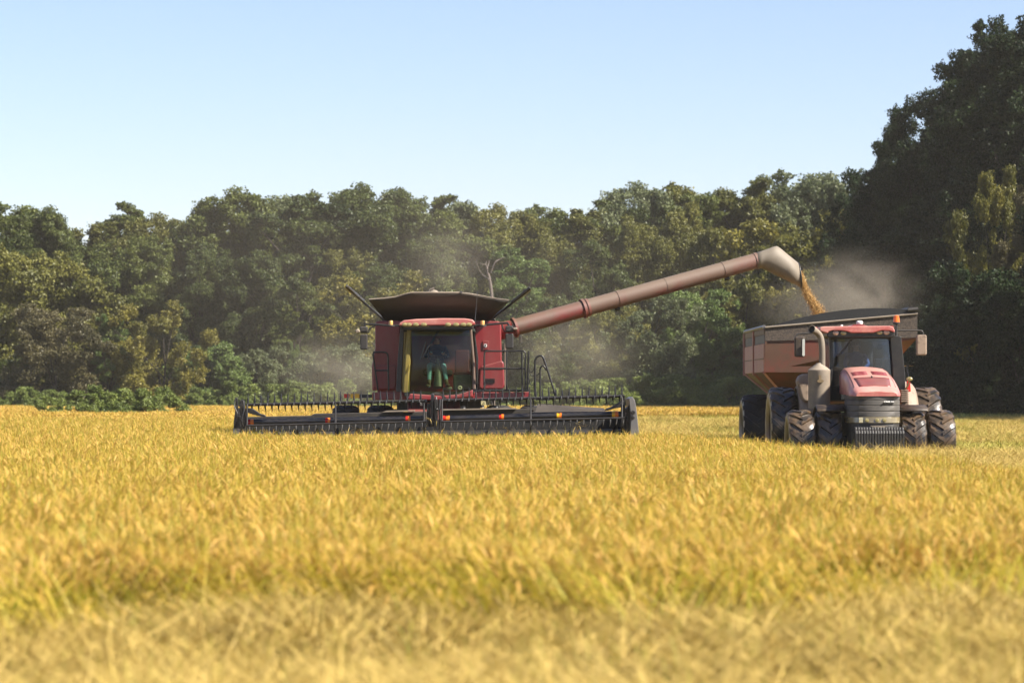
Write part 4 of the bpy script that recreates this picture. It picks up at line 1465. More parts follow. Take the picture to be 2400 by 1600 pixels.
    # mirrors on their arms
    for s_, xs in ((-1, dict(arm=[(938, 763), (905, 762), (882, 760), (856, 760), (856, 766)], up=(843, 765, 862, 778), lo=(844, 783, 861.5, 819), lamp=(838, 776, 6, 4.5), br=[(880, 762), (866, 770), (864, 779), (845, 779)])),
                   (1, dict(arm=[(1110, 763), (1150, 760), (1185, 757), (1190, 758), (1194, 766)], up=(1184.5, 763, 1203, 777), lo=(1184.5, 781, 1203.6, 817), lamp=(1207, 770, 6, 3), br=[(1176, 757), (1178, 768), (1183, 777), (1203, 777)]))):
        m = MB()
        m.tube(smooth_path([P(x, y, F_ + .3) for x, y in xs['arm']], 4), .025, 6)
        m.tube([P(x, y, F_ + .3) for x, y in xs['br']], .018, 6)
        mir = m.build("mirror", M['black'], R, smooth=40)
        for q in ('up', 'lo'):
            m = MB()
            x0, y0, x1, y1 = xs[q]
            m.pprism(rrect(x0, y0, x1, y1, 3.5), F_ + .22, .1)
            m.build("mirror_housing", M['plastic'], mir, bevel=.025)
        m = MB()
        lx, ly, a, b2 = xs['lamp']
        m.disc(lx, ly, F_ + .2, a, b2, .1, dome=.03)
        m.build("side_lamp", M['tan_dust'], mir, smooth=40)
    # ---- grain tank extension: flaps on a frame
    f = MB()
    up = [(865, 702, 71.15), (900, 699.5, 71.12), (927, 696, 71.1), (948, 690, 71.05), (964, 686, 71.0), (1078, 686, 71.0), (1105, 689.5, 71.05), (1134, 695, 71.1), (1165, 701, 71.12), (1193, 704, 71.15)]
    lo = [(904, 750), (912, 750), (935, 750), (950, 750), (968, 750), (1075, 749.5), (1095, 749), (1115, 749), (1132, 749), (1147, 749)]
    rings = [[P(x, y, 71.75) for x, y in lo], [P((x + a) / 2, (y + b2) / 2, (d + 71.75) / 2 + .06) for (x, y, d), (a, b2) in zip(up, lo)], [P(x, y, d) for x, y, d in up]]
    f.loft(rings, caps=False, closed=False)
    tk = f.build("tank_extension", M['tankgrey'], R, smooth=30)
    so_ = tk.modifiers.new("thick", 'SOLIDIFY')
    so_.thickness = .035
    f = MB()
    f.tube([P(x, y - .6, d) for x, y, d in up], .016, 6)
    f.build("flap_rim", M['tan_dust'], tk, smooth=60)
    for a, b_, dd in (((904, 750), (812, 669), 1), ((1147, 749), (1241.5, 674), -1)):
        f = MB()
        q = [P(*a, 71.7), P(*b_, 71.35), P(b_[0], b_[1] + 4, 75.2), P(a[0] + dd * 4, a[1], 75.2)]
        n_ = (q[1] - q[0]).cross(q[3] - q[0]).normalized() * .055
        f.prism(q, n_ if n_.z < 0 else -n_)
        fl = f.build("side_flap", M['black'], tk, bevel=.01)
        f = MB()
        f.tube([P(*b_, 71.32), P(b_[0] + (a[0] - b_[0]) * .45, b_[1] + (a[1] - b_[1]) * .45, 71.45)], .03, 6)
        f.build("flap_edge", M['steel'] if dd > 0 else M['plastic'], fl, smooth=40)
    f = MB()
    q = [P(909, 750, 75.2), P(1143, 749, 75.2), P(1190, 706, 75.8), P(868, 704, 75.8)]
    f.prism(q, (0, .05, 0))
    f.build("rear_flap", M['tankgrey'], tk)
    f = MB()
    f.pbox(896, 748, 1160, 765, D + .2, 3.6)
    f.build("tank_rim", M['black'], tk)
    f = MB()
    f.lathe(P(1017, 690, 73.4), (0, 0, 1), [(-.2, .16), (0, .14), (.06, .12), (.10, .07), (.115, .01)], 14)
    f.tube([P(1003, 688, 73.4), P(1008, 678, 73.4), P(1018, 675.5, 73.4)], .02, 6)
    f.build("bubble_auger", M['tan_dust'], tk, smooth=50)
    f = MB()
    f.lathe(P(1081, 684.5, 71.0), (0, -1, 0), [(-.03, .03), (.03, .03)], 10)
    f.build("flap_latch", M['steel'], tk)
    f = MB()
    f.tube([P(1113, 757, 70.4), P(1116, 720, 70.45), P(1119, 682, 70.5)], .006, 5)
    f.build("antenna", M['steel'], cab)
    # ---- unloading auger
    a = MB()
    ds = lambda x: 72.4 + (x - 1200) / 580 * 1.8
    A0, A1 = P(1199, 769.5, 72.4), P(1780, 609, 74.2)
    Am = A0.lerp(A1, .29)
    a.tube([A0, Am], [.205, .203], 28)
    au = a.build("unloading_auger", M['auger'], R, smooth=40)
    a = MB()
    a.tube([Am, A1], [.203, .195], 28)
    a.build("auger_extension", M['auger_dusty'], au, smooth=40)
    a = MB()
    a.tube([P(1160, 775, 72.5), P(1178, 775, 72.45), P(1204, 768, 72.4)], [.23, .215, .20], 20)
    a.build("auger_elbow", M['red'], au, smooth=40)
    ax = (A1 - A0).normalized()
    for t, rr, wd, nme in ((.012, .245, .03, "flange"), (.285, .24, .035, "flange"), (.30, .225, .03, "flange"), (.427, .213, .05, "band"), (.615, .207, .018, "band"), (.85, .206, .02, "band"), (.985, .208, .04, "band")):
        a = MB()
        a.lathe(A0.lerp(A1, t), ax, [(-wd, rr - .012), (-wd, rr), (wd, rr), (wd, rr - .012)], 28, caps=False)
        a.build(nme, M['auger_dusty'] if nme == "band" else M['red_dust'], au, smooth=30)
    a = MB()
    for t in (.42, .865):
        c0 = A0.lerp(A1, t) - Vector((0, 0, .24))
        a.lathe(c0, (1, 0, .25), [(-.06, .03), (.02, .05), (.07, .045)], 10)
    a.build("auger_lamp", M['black'], au, smooth=40)
    # spout
    sc = 74.2 / FPX
    rings = []
    for (tx, ty), (bx, by), d, wy in (((1766, 593.5), (1777, 631.5), 74.17, 19.5), ((1787, 587.5), (1783, 628.5), 74.2, 20.5), ((1804, 581.5), (1785, 629), 74.22, 22.5), ((1813, 577.8), (1789, 630.5), 74.23, 23.5),
                                      ((1821, 576.8), (1797, 634), 74.24, 24), ((1829, 581.5), (1811, 641), 74.26, 24.5), ((1850, 599), (1845, 657.5), 74.3, 25), ((1871.5, 616.5), (1878, 674), 74.35, 25)):
        T_, B_ = P(tx, ty, d), P(bx, by, d)
        c0, v = (T_ + B_) / 2, (T_ - B_) / 2
        rings.append([c0 + Vector((0, 1, 0)) * math.cos(2 * PI * k / 28) * wy * sc + v * math.sin(2 * PI * k / 28) for k in range(28)])
    a = MB()
    a.loft(rings, caps=False)
    sp = a.build("spout", M['spout'], au, smooth=50)
    th = sp.modifiers.new("thick", 'SOLIDIFY')
    th.thickness = .02
    a = MB()
    last = rings[-1]
    cc = sum(last, Vector()) / 28
    a.tube(last + [last[0]], .018, 6)
    a.build("spout_lip", M['black'], sp, smooth=60)
    # ---- platform, rails, ladder, marker lamp
    p = MB()
    p.pprism([(1106, 919), (1243, 918), (1243, 934), (1106, 935)], 70.35, .35)
    p.pprism([(872, 919), (1106, 922), (1106, 936), (872, 937)], 70.9, .35)
    dk = p.build("platform_beam", M['red'], R, bevel=.02)
    p = MB()
    p.pprism([(960, 922), (1030, 927), (1075, 924), (1102, 915), (1108, 912), (1108, 930), (1030, 938), (955, 936)], 70.05, .4)
    p.build("cab_sill", M['red'], dk, bevel=.03)
    p = MB()
    p.pbox(1104, 912.5, 1240, 917.5, 70.4, 1.4)
    p.build("walkway", M['black'], dk)

    def rail(pts, name, d, r=.021, n=3):
        q = MB()
        for path in pts:
            q.tube(smooth_path([P(x, y, d) for x, y in path], n) if len(path) > 2 else [P(x, y, d) for x, y in path], r, 7)
        return q.build(name, M['black'], R, smooth=60)
    rail([[(1135, 915), (1135, 845), (1135.5, 828), (1138, 823.5), (1143, 822.5), (1180, 822.5), (1222, 822), (1229, 824), (1231.5, 829), (1231.5, 850), (1231.5, 915)], [(1135, 864.5), (1231, 863)],
          [(1187, 823), (1187, 914)], [(1223, 823), (1224, 914)], [(1135, 914), (1231, 914)]], "handrail", 70.3)
    rail([[(1238.5, 822), (1238, 860), (1236, 918)]], "handrail", 70.3, .026)
    rail([[(1254, 928), (1254, 870), (1254, 848), (1257, 838), (1264, 833.5), (1271, 835), (1276, 845), (1286, 875), (1303, 930)]], "ladder_rail", 70.0, .026, 5)
    rail([[(1266, 930), (1266, 880), (1266, 866), (1269, 859), (1274, 857.5), (1278, 862), (1281, 868)]], "ladder_rail", 70.5, .022, 5)
    q = MB()
    for ch in ([(1238.5, 824), (1240, 842), (1239, 858), (1243, 871), (1250, 868), (1254, 850)], [(1239, 868), (1246, 880), (1258, 879), (1266, 872)], [(1239, 885), (1243, 900), (1249, 902), (1254, 890)], [(1135, 872), (1133, 885), (1136, 895), (1138, 905)]):
        q.tube(smooth_path([P(x, y, 70.2) for x, y in ch], 5), .011, 5)
    q.build("safety_chain", M['black'], R, smooth=60)
    q = MB()
    for k in range(4):
        q.pbox(1256 + k * 2.5, 935 + k * 11, 1290 + k * 2.5, 938 + k * 11, 69.9 - .08 * k, .18)
    q.build("ladder_step", M['black'], R)
    rail([[(886, 914), (881, 880), (875, 835), (875, 827), (879, 825), (900, 825), (907, 828), (909.5, 838), (910, 870), (911, 914)], [(880, 868), (909, 868)]], "handrail", 71.0)
    q = MB()
    q.pbox(838, 924, 872, 932, 71.2, .1)
    ml = q.build("marker_bar", M['black'], R, bevel=.01)
    for x0, x1, m_ in ((806, 819, 'redlens'), (821, 842, 'yellow_refl')):
        q = MB()
        q.pbox(x0, 922.5, x1, 932.5, 71.15, .1)
        q.build("marker_lens", M[m_], ml, bevel=.01)
    # ---- wheels and feeder house
    for x, sd in ((804, -1), (886, -1), (1168, 1), (1250, 1)):
        wheel(R, P(x, 950, 71.6).x, 72.9, .20, .82, .62, M['rubber_dry'], sd, lugs=18)
    for x, sd in ((900, -1), (1154, 1)):
        wheel(R, P(x, 950, 71.6).x, 77.4, .22, .68, .5, M['rubber_dry'], sd, lugs=18)
    q = MB()
    q.prism([P(955, 936, 71.2), P(1078, 936, 71.2), P(1078, 985, 69.0), P(955, 985, 69.0)], (0, .55, .0))
    q.build("feeder_house", M['red'], R, bevel=.03)
    q = MB()
    q.pbox(930, 938, 1125, 962, 71.7, .6)
    q.build("front_axle", M['black'], R)


combine()


def header():
    R = CMB
    d0 = 68.5
    h = MB()      # rear sheet, trough, cutter bar, end sheets
    h.pprism([(580, 976.5), (728, 973.5), (737, 969), (1000, 964), (1000, 1035), (580, 1038)], d0, .25)
    h.pprism([(1034, 961.5), (1245, 957.5), (1245, 1032), (1034, 1034)], d0, .25)
    h.pprism([(1245, 966), (1450, 963), (1450, 1030), (1245, 1032)], d0, .25)
    hd = h.build("header", M['deckgrey'], R, bevel=.015)
    h = MB()
    h.pprism([(575, 992), (1000, 984), (1240, 978), (1460, 974), (1460, 1032), (575, 1040)], 68.2, .2)
    h.pprism([(560, 1030), (1475, 1022), (1475, 1042), (560, 1050)], 67.0, 1.5)
    h.build("shade_black_trough", M['seat_black'], hd)  # black sheet and slab stand in for the shade under the reel
    q = MB()
    q.prism([P(1254, 966, 68.1), P(1261, 946, 68.45), P(1416, 956, 68.45), P(1418, 963, 68.1)], (0, .04, 0))
    q.build("sloped_shield", M['deckgrey'], hd)
    q = MB()
    q.pprism([(905, 962), (972, 960.5), (972, 963.5), (895, 965.5)], 68.3, .2)
    q.pprism([(1036, 958), (1210, 955.5), (1210, 958.5), (1036, 961.5)], 68.3, .25)
    q.build("straw_litter_on_deck", M['tan_dust'], hd)
    for x, y in ((1086, 957), (1130, 955), (1163, 955)):
        q = MB()
        q.lathe(P(x, y, 68.2), (0, 0, 1), [(0, .06), (.03, .045), (.05, .05), (.06, .02)], 10)
        q.build("deck_bracket", M['black'], hd, smooth=40)
    q = MB()      # cross auger with flighting
    A, B = P(585, 1026, 67.9), P(1455, 1018, 67.9)
    q.tube([A, B], .13, 14)
    for s0, s1, hand in ((0, .46, 1), (.54, 1, -1)):
        n = 110
        i_, o_ = [], []
        for k in range(n + 1):
            t = s0 + (s1 - s0) * k / n
            c = A.lerp(B, t)
            an = hand * t * 2 * PI * 18
            e = Vector((0, math.cos(an), math.sin(an)))
            i_.append(c + e * .125)
            o_.append(c + e * .23)
        q.loft([i_, o_], caps=False, closed=False)
    q.build("cross_auger", M['black'], hd, smooth=40)
    # end sheets and dividers
    for pix, d, dep, m_, nme in (
            ([(548, 985), (551, 962), (559, 955), (563, 975), (564, 1010), (560, 1034), (546, 1034)], 66.9, 1.8, 'black', "end_sheet"),
            ([(1466, 975), (1470, 958), (1478, 950), (1480, 965), (1478, 1025), (1464, 1028)], 67.0, 1.7, 'black', "end_sheet"),
            ([(1474, 934), (1482, 929), (1488, 938), (1492, 960), (1497, 1010), (1496, 1030), (1477, 1030), (1478, 975)], 66.7, 1.9, 'divider', "crop_divider")):
        q = MB()
        q.pprism(pix, d, dep)
        q.build(nme, M[m_], hd, bevel=.012)
    q = MB()
    q.loft([[P(x, y, 66.9) for x, y in ((547, 1003), (566, 1003), (568, 1034), (543, 1034))], [P(x, y, 66.1) for x, y in ((546, 1018), (556, 1018), (557, 1040), (544, 1040))], [P(x, y, 65.7) for x, y in ((544, 1030), (550, 1030), (550, 1042), (544, 1042))]])
    q.build("crop_divider", M['plastic'], hd, bevel=.02)
    q = MB()
    q.pprism([(551, 962), (552, 936), (555, 931), (557, 935), (558, 962)], 66.9, .1)
    q.pprism([(563, 1005), (562, 940), (566, 936), (574, 941), (576, 1003)], 66.95, .12)
    for k in range(14):
        x = 547 + 24 * random.random()
        y = 936 + 70 * random.random()
        q.pbox(x, y, x + 2 + 4 * random.random(), y + 3 + 6 * random.random(), 66.75 + .1 * random.random(), .1)
    q.tube(smooth_path([P(553, 931, 66.8), P(549, 950, 66.75), P(557, 972, 66.7), P(549, 996, 66.75)], 5), .014, 5)
    q.tube(smooth_path([P(570, 937, 66.8), P(572, 960, 66.75), P(566, 985, 66.7), P(572, 1003, 66.75)], 5), .018, 5)
    q.build("drive_guard", M['black'], hd, bevel=.01)
    q = MB()
    q.pprism([(1456, 1000), (1455, 928), (1463, 927), (1466, 935), (1465, 1000)], 66.95, .12)
    for k in range(14):
        x = 1454 + 24 * random.random()
        y = 932 + 60 * random.random()
        q.pbox(x, y, x + 2 + 4 * random.random(), y + 3 + 6 * random.random(), 66.75 + .1 * random.random(), .1)
    q.disc(1484, 966, 66.65, 5, 5, .06)
    q.disc(1483, 978, 66.65, 5, 4, .06)
    q.build("drive_guard", M['black'], hd, bevel=.01)
    # reel: two halves
    for xa, ya, xb, yb, upx in ((577, 948, 1000, 938.5, 0), (1034, 937.5, 1464, 927.5, 1)):
        za = lambda x, y0, y1: y0 + (y1 - y0) * (x - xa) / (xb - xa)
        lyA, lyB = (997, 987.5) if not upx else (988, 979)
        ctA, ctB = (989.5, 981) if not upx else (981, 970.5)
        for (p0, p1, d, r) in (((xa, ya), (xb, yb), 66.95, .028), ((xa, ya + 1), (xb, yb + 1), 67.4, .028), ((xa, lyA), (xb, lyB), 66.42, .024), ((xa, ctA + 45), (xb, ctB + 45), 67.2, .024)):
            q = MB()
            q.tube([P(*p0, d), P(*p1, d)], r, 8)
            q.build("reel_bat", M['black'], hd, smooth=40)
        q = MB()
        q.tube([P(xa + 8, ctA, 67.1), P(xb - 6, ctB, 67.1)], .070, 16)
        q.build("reel_tube", M['navy'], hd, smooth=40)
        q = MB()     # small clamps along the bats
        x = xa + 3
        while x < xb:
            q.pbox(x - 1.2, za(x, ya, yb) - 3.6, x + 1.2, za(x, ya, yb) + 3.4, 66.90, .06)
            x += 15.5
        q.build("tine_clamps", M['tine'], hd)
        x = xa + 4
        i = 0
        down = MB()
        while x < xb:
            y0 = za(x, ya, yb)
            q = MB()
            jx = random.uniform(-.8, .8)
            q.tube([P(x, y0, 66.95), P(x + jx, y0 - 13, 66.95), P(x + jx * 1.5, y0 - 25 - random.uniform(0, 2), 67.0)], [.026, .019, .005], 5)
            q.build("tine", M['black'], hd, smooth=60)
            y1 = za(x, lyA, lyB)
            q = MB()
            q.tube([P(x + 4, y1, 66.42), P(x + 3 + jx, y1 + 10, 66.40), P(x + 1.5 + jx, y1 + 19, 66.5)], [.016, .014, .005], 5)
            q.build("tine", M['tine'], hd, smooth=60)
            if x + 9 < xb:
                y2 = za(x + 9, ya, yb)
                down.tube([P(x + 9, y2, 67.4), P(x + 9.6, y2 + 9, 67.42), P(x + 11, y2 + 19, 67.46)], [.024, .018, .004], 5)
            x += 15.55
            i += 1
        tag(down.build("hanging_tines", M['black'], hd, smooth=60), kind="stuff")
        sp = [xa + 2, (xa + xb) / 2 - 2 if not upx else 1244, xb - 6]
        for x in sp:
            q = MB()
            c0, t0, l0 = P(x, za(x, ctA, ctB), 66.95), P(x, za(x, ya, yb), 66.95), P(x, za(x, lyA, lyB), 66.42)
            q.tube([c0, t0], .022, 6)
            q.tube([c0, l0], .022, 6)
            q.tube([l0, l0 - Vector((0, 0, .12))], .02, 6)
            q.tube([c0, P(x, za(x, ctA, ctB) + 42, 67.2)], .022, 6)
            q.tube([t0, P(x, za(x, ya, yb) + 1, 67.4)], .018, 6)
            q.tube([t0, l0], .014, 6)
            q.build("reel_spider", M['black'], hd, smooth=40)
        pos = ((580, 595), (763, 774), (951, 962)) if not upx else ((1037, 1054), (1170, 1181), (1305, 1316), (1434, 1449))
        for k, (x0, x1) in enumerate(pos):
            flip = upx and k >= 2
            xm = (x0 + x1) / 2
            for (a, b2, m_) in ((x0, xm, 'yellow_refl' if flip else 'redlens'), (xm, x1, 'orange_refl')):
                if upx and k == 3 and m_ == 'orange_refl':
                    m_ = 'orange_refl'
                q = MB()
                q.tube([P(a, za(a, ctA, ctB), 67.1), P(b2, za(b2, ctA, ctB), 67.1)], .0735, 16)
                q.build("reflector", M[m_], hd, smooth=40)
    # reel arms
    for pix, d in (([(577, 955), (592, 957), (610, 969), (621, 972), (624, 977), (614, 976), (600, 973), (577, 966)], 66.9), ([(1455, 940), (1462, 938), (1462, 953), (1440, 957), (1424, 962), (1416, 963), (1420, 957), (1432, 953)], 66.9)):
        q = MB()
        q.pprism(pix, d, .12)
        q.build("reel_arm", M['black'], hd, bevel=.015)
    q = MB()
    q.pprism([(1010, 922), (1016, 920), (1018, 928), (1018, 1000), (1008, 1000), (1009, 940)], 66.8, .3)
    q.build("centre_reel_arm", M['navy'], hd, bevel=.03)
    q = MB()
    q.pbox(1018, 935, 1026, 1005, 66.7, .3)
    q.pbox(1000, 945, 1008, 1000, 66.95, .2)
    q.tube([P(1031, 935, 66.85), P(1030, 960, 66.8), P(1032, 1010, 66.8)], .03, 6)
    q.tube([P(1022, 930, 66.85), P(1024, 960, 66.7), P(1021, 1002, 66.75)], .025, 6)
    for k in range(10):
        x, y = 1000 + 30 * random.random(), 940 + 60 * random.random()
        q.pbox(x, y, x + 3, y + 4, 66.66, .08)
    q.build("centre_drive", M['black'], hd, bevel=.008)
    q = MB()
    for k in range(3):
        q.tube(smooth_path([P(1013, 925 - k, 66.9), P(1022, 920.5 + k * 1.5, 66.95), P(1036, 924 + k * 2, 67.1), P(1046, 934 + k * 2, 67.5)], 6), .011, 5)
    q.build("hydraulic_hose", M['plastic'], hd, smooth=60)
    q = MB()
    q.pbox(985, 943, 990, 950, 67.0, .05)
    q.pbox(992, 943, 995.5, 950, 67.0, .05)
    q.build("warning_sticker", M['white'], hd)
    q = MB()
    q.pbox(1001, 943.5, 1007, 951, 67.0, .05)
    q.build("warning_sticker", M['orange_refl'], hd)


header()
person(P(1024, 868, 71.35) - Vector((0, 0, 0.0)), "driver seated in the red combine in light blue jeans and tan boots", 'shirt_navy', 'jeans', 'boot', 'cap_orange',
       P(1024, 834, 70.97) - P(1024, 868, 71.35) + Vector((0, 0, .05)),
       [P(1006, 898, 70.62) - P(1024, 868, 71.35), P(1047, 897, 70.62) - P(1024, 868, 71.35)])


def straw_on_header():
    r = np.random.default_rng(5)
    n = 60
    spots = [(1013, 985), (850, 1008), (880, 1008), (1360, 1000), (1190, 1004), (1355, 992)]
    base = []
    for k in range(n):
        x, y = spots[k % len(spots)]
        p = P(x + r.normal(0, 6), y + r.normal(0, 3), 66.35)
        base.append(p[:])
    V, F, _ = strips(np.array(base), r.uniform(0, 2 * PI, n), r.uniform(.12, .3, n), r.uniform(1.0, 2.6, n), r.uniform(-.5, 1.2, n), r.uniform(.008, .014, n), 4)
    me = mesh_np("caught_straw", V, F, np.repeat(r.random(n), 10), [M['straw']])
    o = bpy.data.objects.new("caught_straw", me)
    COL.objects.link(o)
    tag(o, "loose straw wisps caught on the combine header's reel", "straw", kind="stuff")


straw_on_header()

# ------------------------------------------------------------------ tractor
TRC = empty("tractor", (7.85, 67.0, -0.3), "dusty red dual-wheeled tractor with black front weights pulling the grain cart", "tractor")


def tractor():
    R = TRC
    cx = 7.87
    # hood
    h = MB()
    rows = ((67.35, .49, 1.90, 1.30), (66.8, .515, 1.885, 1.28), (66.2, .54, 1.82, 1.27), (65.6, .555, 1.70, 1.26), (65.1, .56, 1.57, 1.25), (64.75, .55, 1.46, 1.24), (64.52, .50, 1.385, 1.235), (64.44, .44, 1.335, 1.235))

    def ring(y, w, zt, zs):
        g = min(.22, (zt - zs) * .8)
        return [Vector((cx + a * w, y, z)) for a, z in ((-1, zs), (-1.0, zt - g), (-.95, zt - g * .55), (-.80, zt - g * .18), (-.5, zt - .015), (0, zt), (.5, zt - .015), (.80, zt - g * .18), (.95, zt - g * .55), (1.0, zt - g), (1, zs))]
    h.loft([ring(*r_) for r_ in rows])
    hood = h.build("hood", M['hood_red'], R, smooth=45)

    def hz(x, y):
        for a, b in zip(rows, rows[1:]):
            if a[0] >= y >= b[0]:
                t = (a[0] - y) / (a[0] - b[0])
                w = a[1] + (b[1] - a[1]) * t
                zt = a[2] + (b[2] - a[2]) * t
                zs = a[3]
                g = min(.22, (zt - zs) * .8)
                u = abs(x) / w
                return zt - (.015 * u / .5 if u < .5 else .015 + (g * .18 - .015) * (u - .5) / .3)
        return 1.4

    def sheet(x0, x1, y0, y1, lift, m_, name, nx=6, ny=6, taper=0.0):
        q = MB()
        rings = []
        for j in range(ny + 1):
            y = y0 + (y1 - y0) * j / ny
            t = 1 - taper * j / ny
            rings.append([Vector((cx + (x0 + (x1 - x0) * i / nx) * t, y, hz((x0 + (x1 - x0) * i / nx) * t, y) + lift)) for i in range(nx + 1)])
        q.loft(rings, caps=False, closed=False)
        o = q.build(name, m_, hood, smooth=60)
        s_ = o.modifiers.new("thick", 'SOLIDIFY')
        s_.thickness = .006
        return o
    for s in (-1, 1):
        for k in range(5):
            y = 66.02 - k * .085
            sheet(s * .05, s * .385, y, y - .05, .006, M['vent_red'], "vent_slat", 4, 1)
    for s in (-1, 1):
        sheet(s * .445, s * .452, 67.2, 64.75, .004, M['black'], "hood_seam", 1, 12)
    sheet(-.39, .39, 65.42, 64.74, .005, M['vent_red' if False else 'red'], "front_cover", 8, 5, .12)
    q = MB()
    q.lathe((cx, 65.35, hz(0, 65.35) + .005), (0, -.3, 1), [(0, .022), (.03, .02), (.04, .01)], 10)
    q.build("hood_knob", M['black'], hood, smooth=40)

    def nose(z0, z1, grow, m_, name, steps=1, shear=.10):
        q = MB()
        plan = [(-.555, 65.7), (-.56, 64.92), (-.50, 64.68), (-.38, 64.50), (-.2, 64.43), (0, 64.41), (.2, 64.43), (.38, 64.50), (.50, 64.68), (.56, 64.92), (.555, 65.7)]
        for i in range(steps):
            a = z0 + (z1 - z0) * i / steps + (.006 if i else 0)
            b = z0 + (z1 - z0) * (i + 1) / steps - (.006 if i < steps - 1 else 0)
            rings = [[Vector((cx + x * (1 + grow), y - grow * .3 + shear * (z - .8), z)) for x, y in plan] for z in (a, b)]
            q.loft(rings)
        if steps > 1:
            rings = [[Vector((cx + x * .985, y + .012 + shear * (z - .8), z)) for x, y in plan] for z in (z0, z1)]
            q.loft(rings)
        return q.build(name, m_, hood, bevel=.008, smooth=40)
    gr = nose(.785, 1.275, 0, M['grille'], "grille", 4)
    nose(.655, .785, .006, M['bandlight'], "headlamp_band")
    nose(.20, .655, -.03, M['plastic'], "bumper", shear=.0)
    for x in (-.22, 0, .16):
        q = MB()
        q.lathe((cx + x, 64.395, .72), (0, -1, 0), [(-.02, .045), (.006, .043), (.012, .02)], 16)
        q.build("headlamp", M['lampglass'], gr, smooth=40)
    q = MB()
    q.box(cx - .385, cx - .30, 64.43, 64.46, .665, .778)
    q.build("headlamp_reflector", M['chrome'], gr)
    q = MB()
    q.prism([(cx + .12, 64.42, 1.075), (cx + .37, 64.49, 1.075), (cx + .37, 64.49, 1.10), (cx + .14, 64.42, 1.10)], (0, .03, 0))
    q.build("badge_plate", M['black'], gr)
    lettering("CASE IH", "lettering", M['letter_white'], gr, (cx + .26, 64.432, 1.115), .036, .012, width=.22, rot=(PI / 2 - .1, 0, .22))
    q = MB()
    q.box(cx - .14, cx + .22, 64.36, 64.44, .585, .60)
    q.tube([(cx - .1, 64.3, .565), (cx + .02, 64.25, .57), (cx + .16, 64.3, .565)], .012, 6)
    q.build("hitch_pin", M['tan_dust'], gr)
    # suitcase weights
    n = 18
    for k in range(n):
        x0 = cx - .53 + 1.06 * k / n
        q = MB()
        pr = [(64.45, .08), (64.0, .05), (63.93, .12), (63.93, .44), (63.97, .50), (64.02, .53), (64.05, .575), (64.16, .575), (64.18, .52), (64.45, .50)]
        q.prism([(x0 + .006, y, z) for y, z in pr], (1.06 / n - .012, 0, 0))
        q.build("front_weight", M['weight'], R, bevel=.010)
    q = MB()
    q.box(cx - .55, cx + .55, 64.1, 64.5, .1, .48)
    q.build("weight_bracket", M['plastic'], R)
    # chassis, axles
    q = MB()
    q.box(cx - .33, cx + .33, 65.3, 69.3, -.02, .85)
    q.box(cx - 1.5, cx + 1.5, 65.45, 65.75, .12, .37)
    q.box(cx - 1.7, cx + 1.7, 68.45, 68.75, .38, .62)
    q.build("chassis", M['fender_dark'], R, bevel=.03)
    # wheels
    for i, off in enumerate((-1.53, -.915, .915, 1.53)):
        wheel(R, 7.85 + off, 65.6, .245, .70, .56 if abs(off) > 1 else .52, M['rubber'], -1 if off < 0 else 1, lugs=15, lug_h=.06, rot=.2 + i * .13)
    for i, off in enumerate((-1.64, -.98, .98, 1.64)):
        wheel(R, 7.83 + off, 68.6, .50, .95, .60, M['rubber'], -1 if off < 0 else 1, lugs=18, lug_h=.06, rot=.1 + i * .17)
    # fenders
    for s, w0, w1 in ((-1, .60, 1.22), (1, .60, 1.22)):
        q = MB()
        rings = []
        for k in range(9):
            a = math.radians(58 + 84 * k / 8)
            y, z = 65.6 - .80 * math.cos(a), .245 + .80 * math.sin(a)
            rings.append([Vector((cx + s * w0, y, z)), Vector((cx + s * w1 * .98, y, z)), Vector((cx + s * w1, y, z - .03))])
        q.loft(rings, caps=False, closed=False)
        o = q.build("front_fender", M['fender_dark'], R, smooth=50)
        o.modifiers.new("thick", 'SOLIDIFY').thickness = .03
        q = MB()
        rings = []
        for k in range(11):
            a = math.radians(-12 + 145 * k / 10)
            y, z = 68.6 - 1.10 * math.cos(a), .50 + 1.10 * math.sin(a)
            rings.append([Vector((cx + s * .88, y, z)), Vector((cx + s * 1.10, y, z)), Vector((cx + s * 1.30, y + .02, z - .08)), Vector((cx + s * 1.36, y + .04, z - .16))])
        q.loft(rings, caps=False, closed=False)
        o = q.build("rear_fender", M['fender'], R, smooth=50)
        o.modifiers.new("thick", 'SOLIDIFY').thickness = .04
    # mud-splashed cab side bulks low left / right
    q = MB()
    q.pprism([(1868, 892), (1874, 881), (1884, 876), (1897, 875), (1897, 940), (1888, 942), (1880, 936), (1874, 915)], 67.5, .5)
    q.build("battery_box", M['fender'], R, bevel=.06, seg=3)
    q = MB()
    q.pprism([(2112, 915), (2128, 913), (2130, 950), (2114, 955)], 66.6, .6)
    for k in range(7):
        q.pbox(2112, 913 + k * 4.4, 2130, 915.2 + k * 4.4, 66.4, .3)
    o = q.build("side_steps", M['fender'], R, bevel=.008)
    # ---- cab
    c = MB()
    F_, K_ = 67.35, 69.1
    c.pprism([(1943, 786), (1950, 786), (1954, 850), (1946, 935), (1936, 935), (1946, 850)], F_, .14)
    c.pprism([(2086, 786), (2112, 788), (2122, 880), (2122, 912), (2095, 930), (2092, 860)], F_ - .05, .30)
    c.pprism([(1943, 786), (2096, 786), (2094, 795), (1946, 795)], F_ - .02, .2)
    c.pbox(1925, 786, 1931, 935, K_, .12)
    c.pbox(2094, 786, 2102, 915, K_, .12)
    c.pbox(1928, 903, 2100, 940, F_ + .1, 1.8)
    c.pbox(1928, 860, 1990, 905, K_, .1)
    c.pbox(2050, 840, 2100, 905, K_, .1)
    c.pbox(1928, 785, 2098, 800, K_, .1)
    cab = c.build("cab", M['black'], R, bevel=.015)
    g = MB()
    rings = []
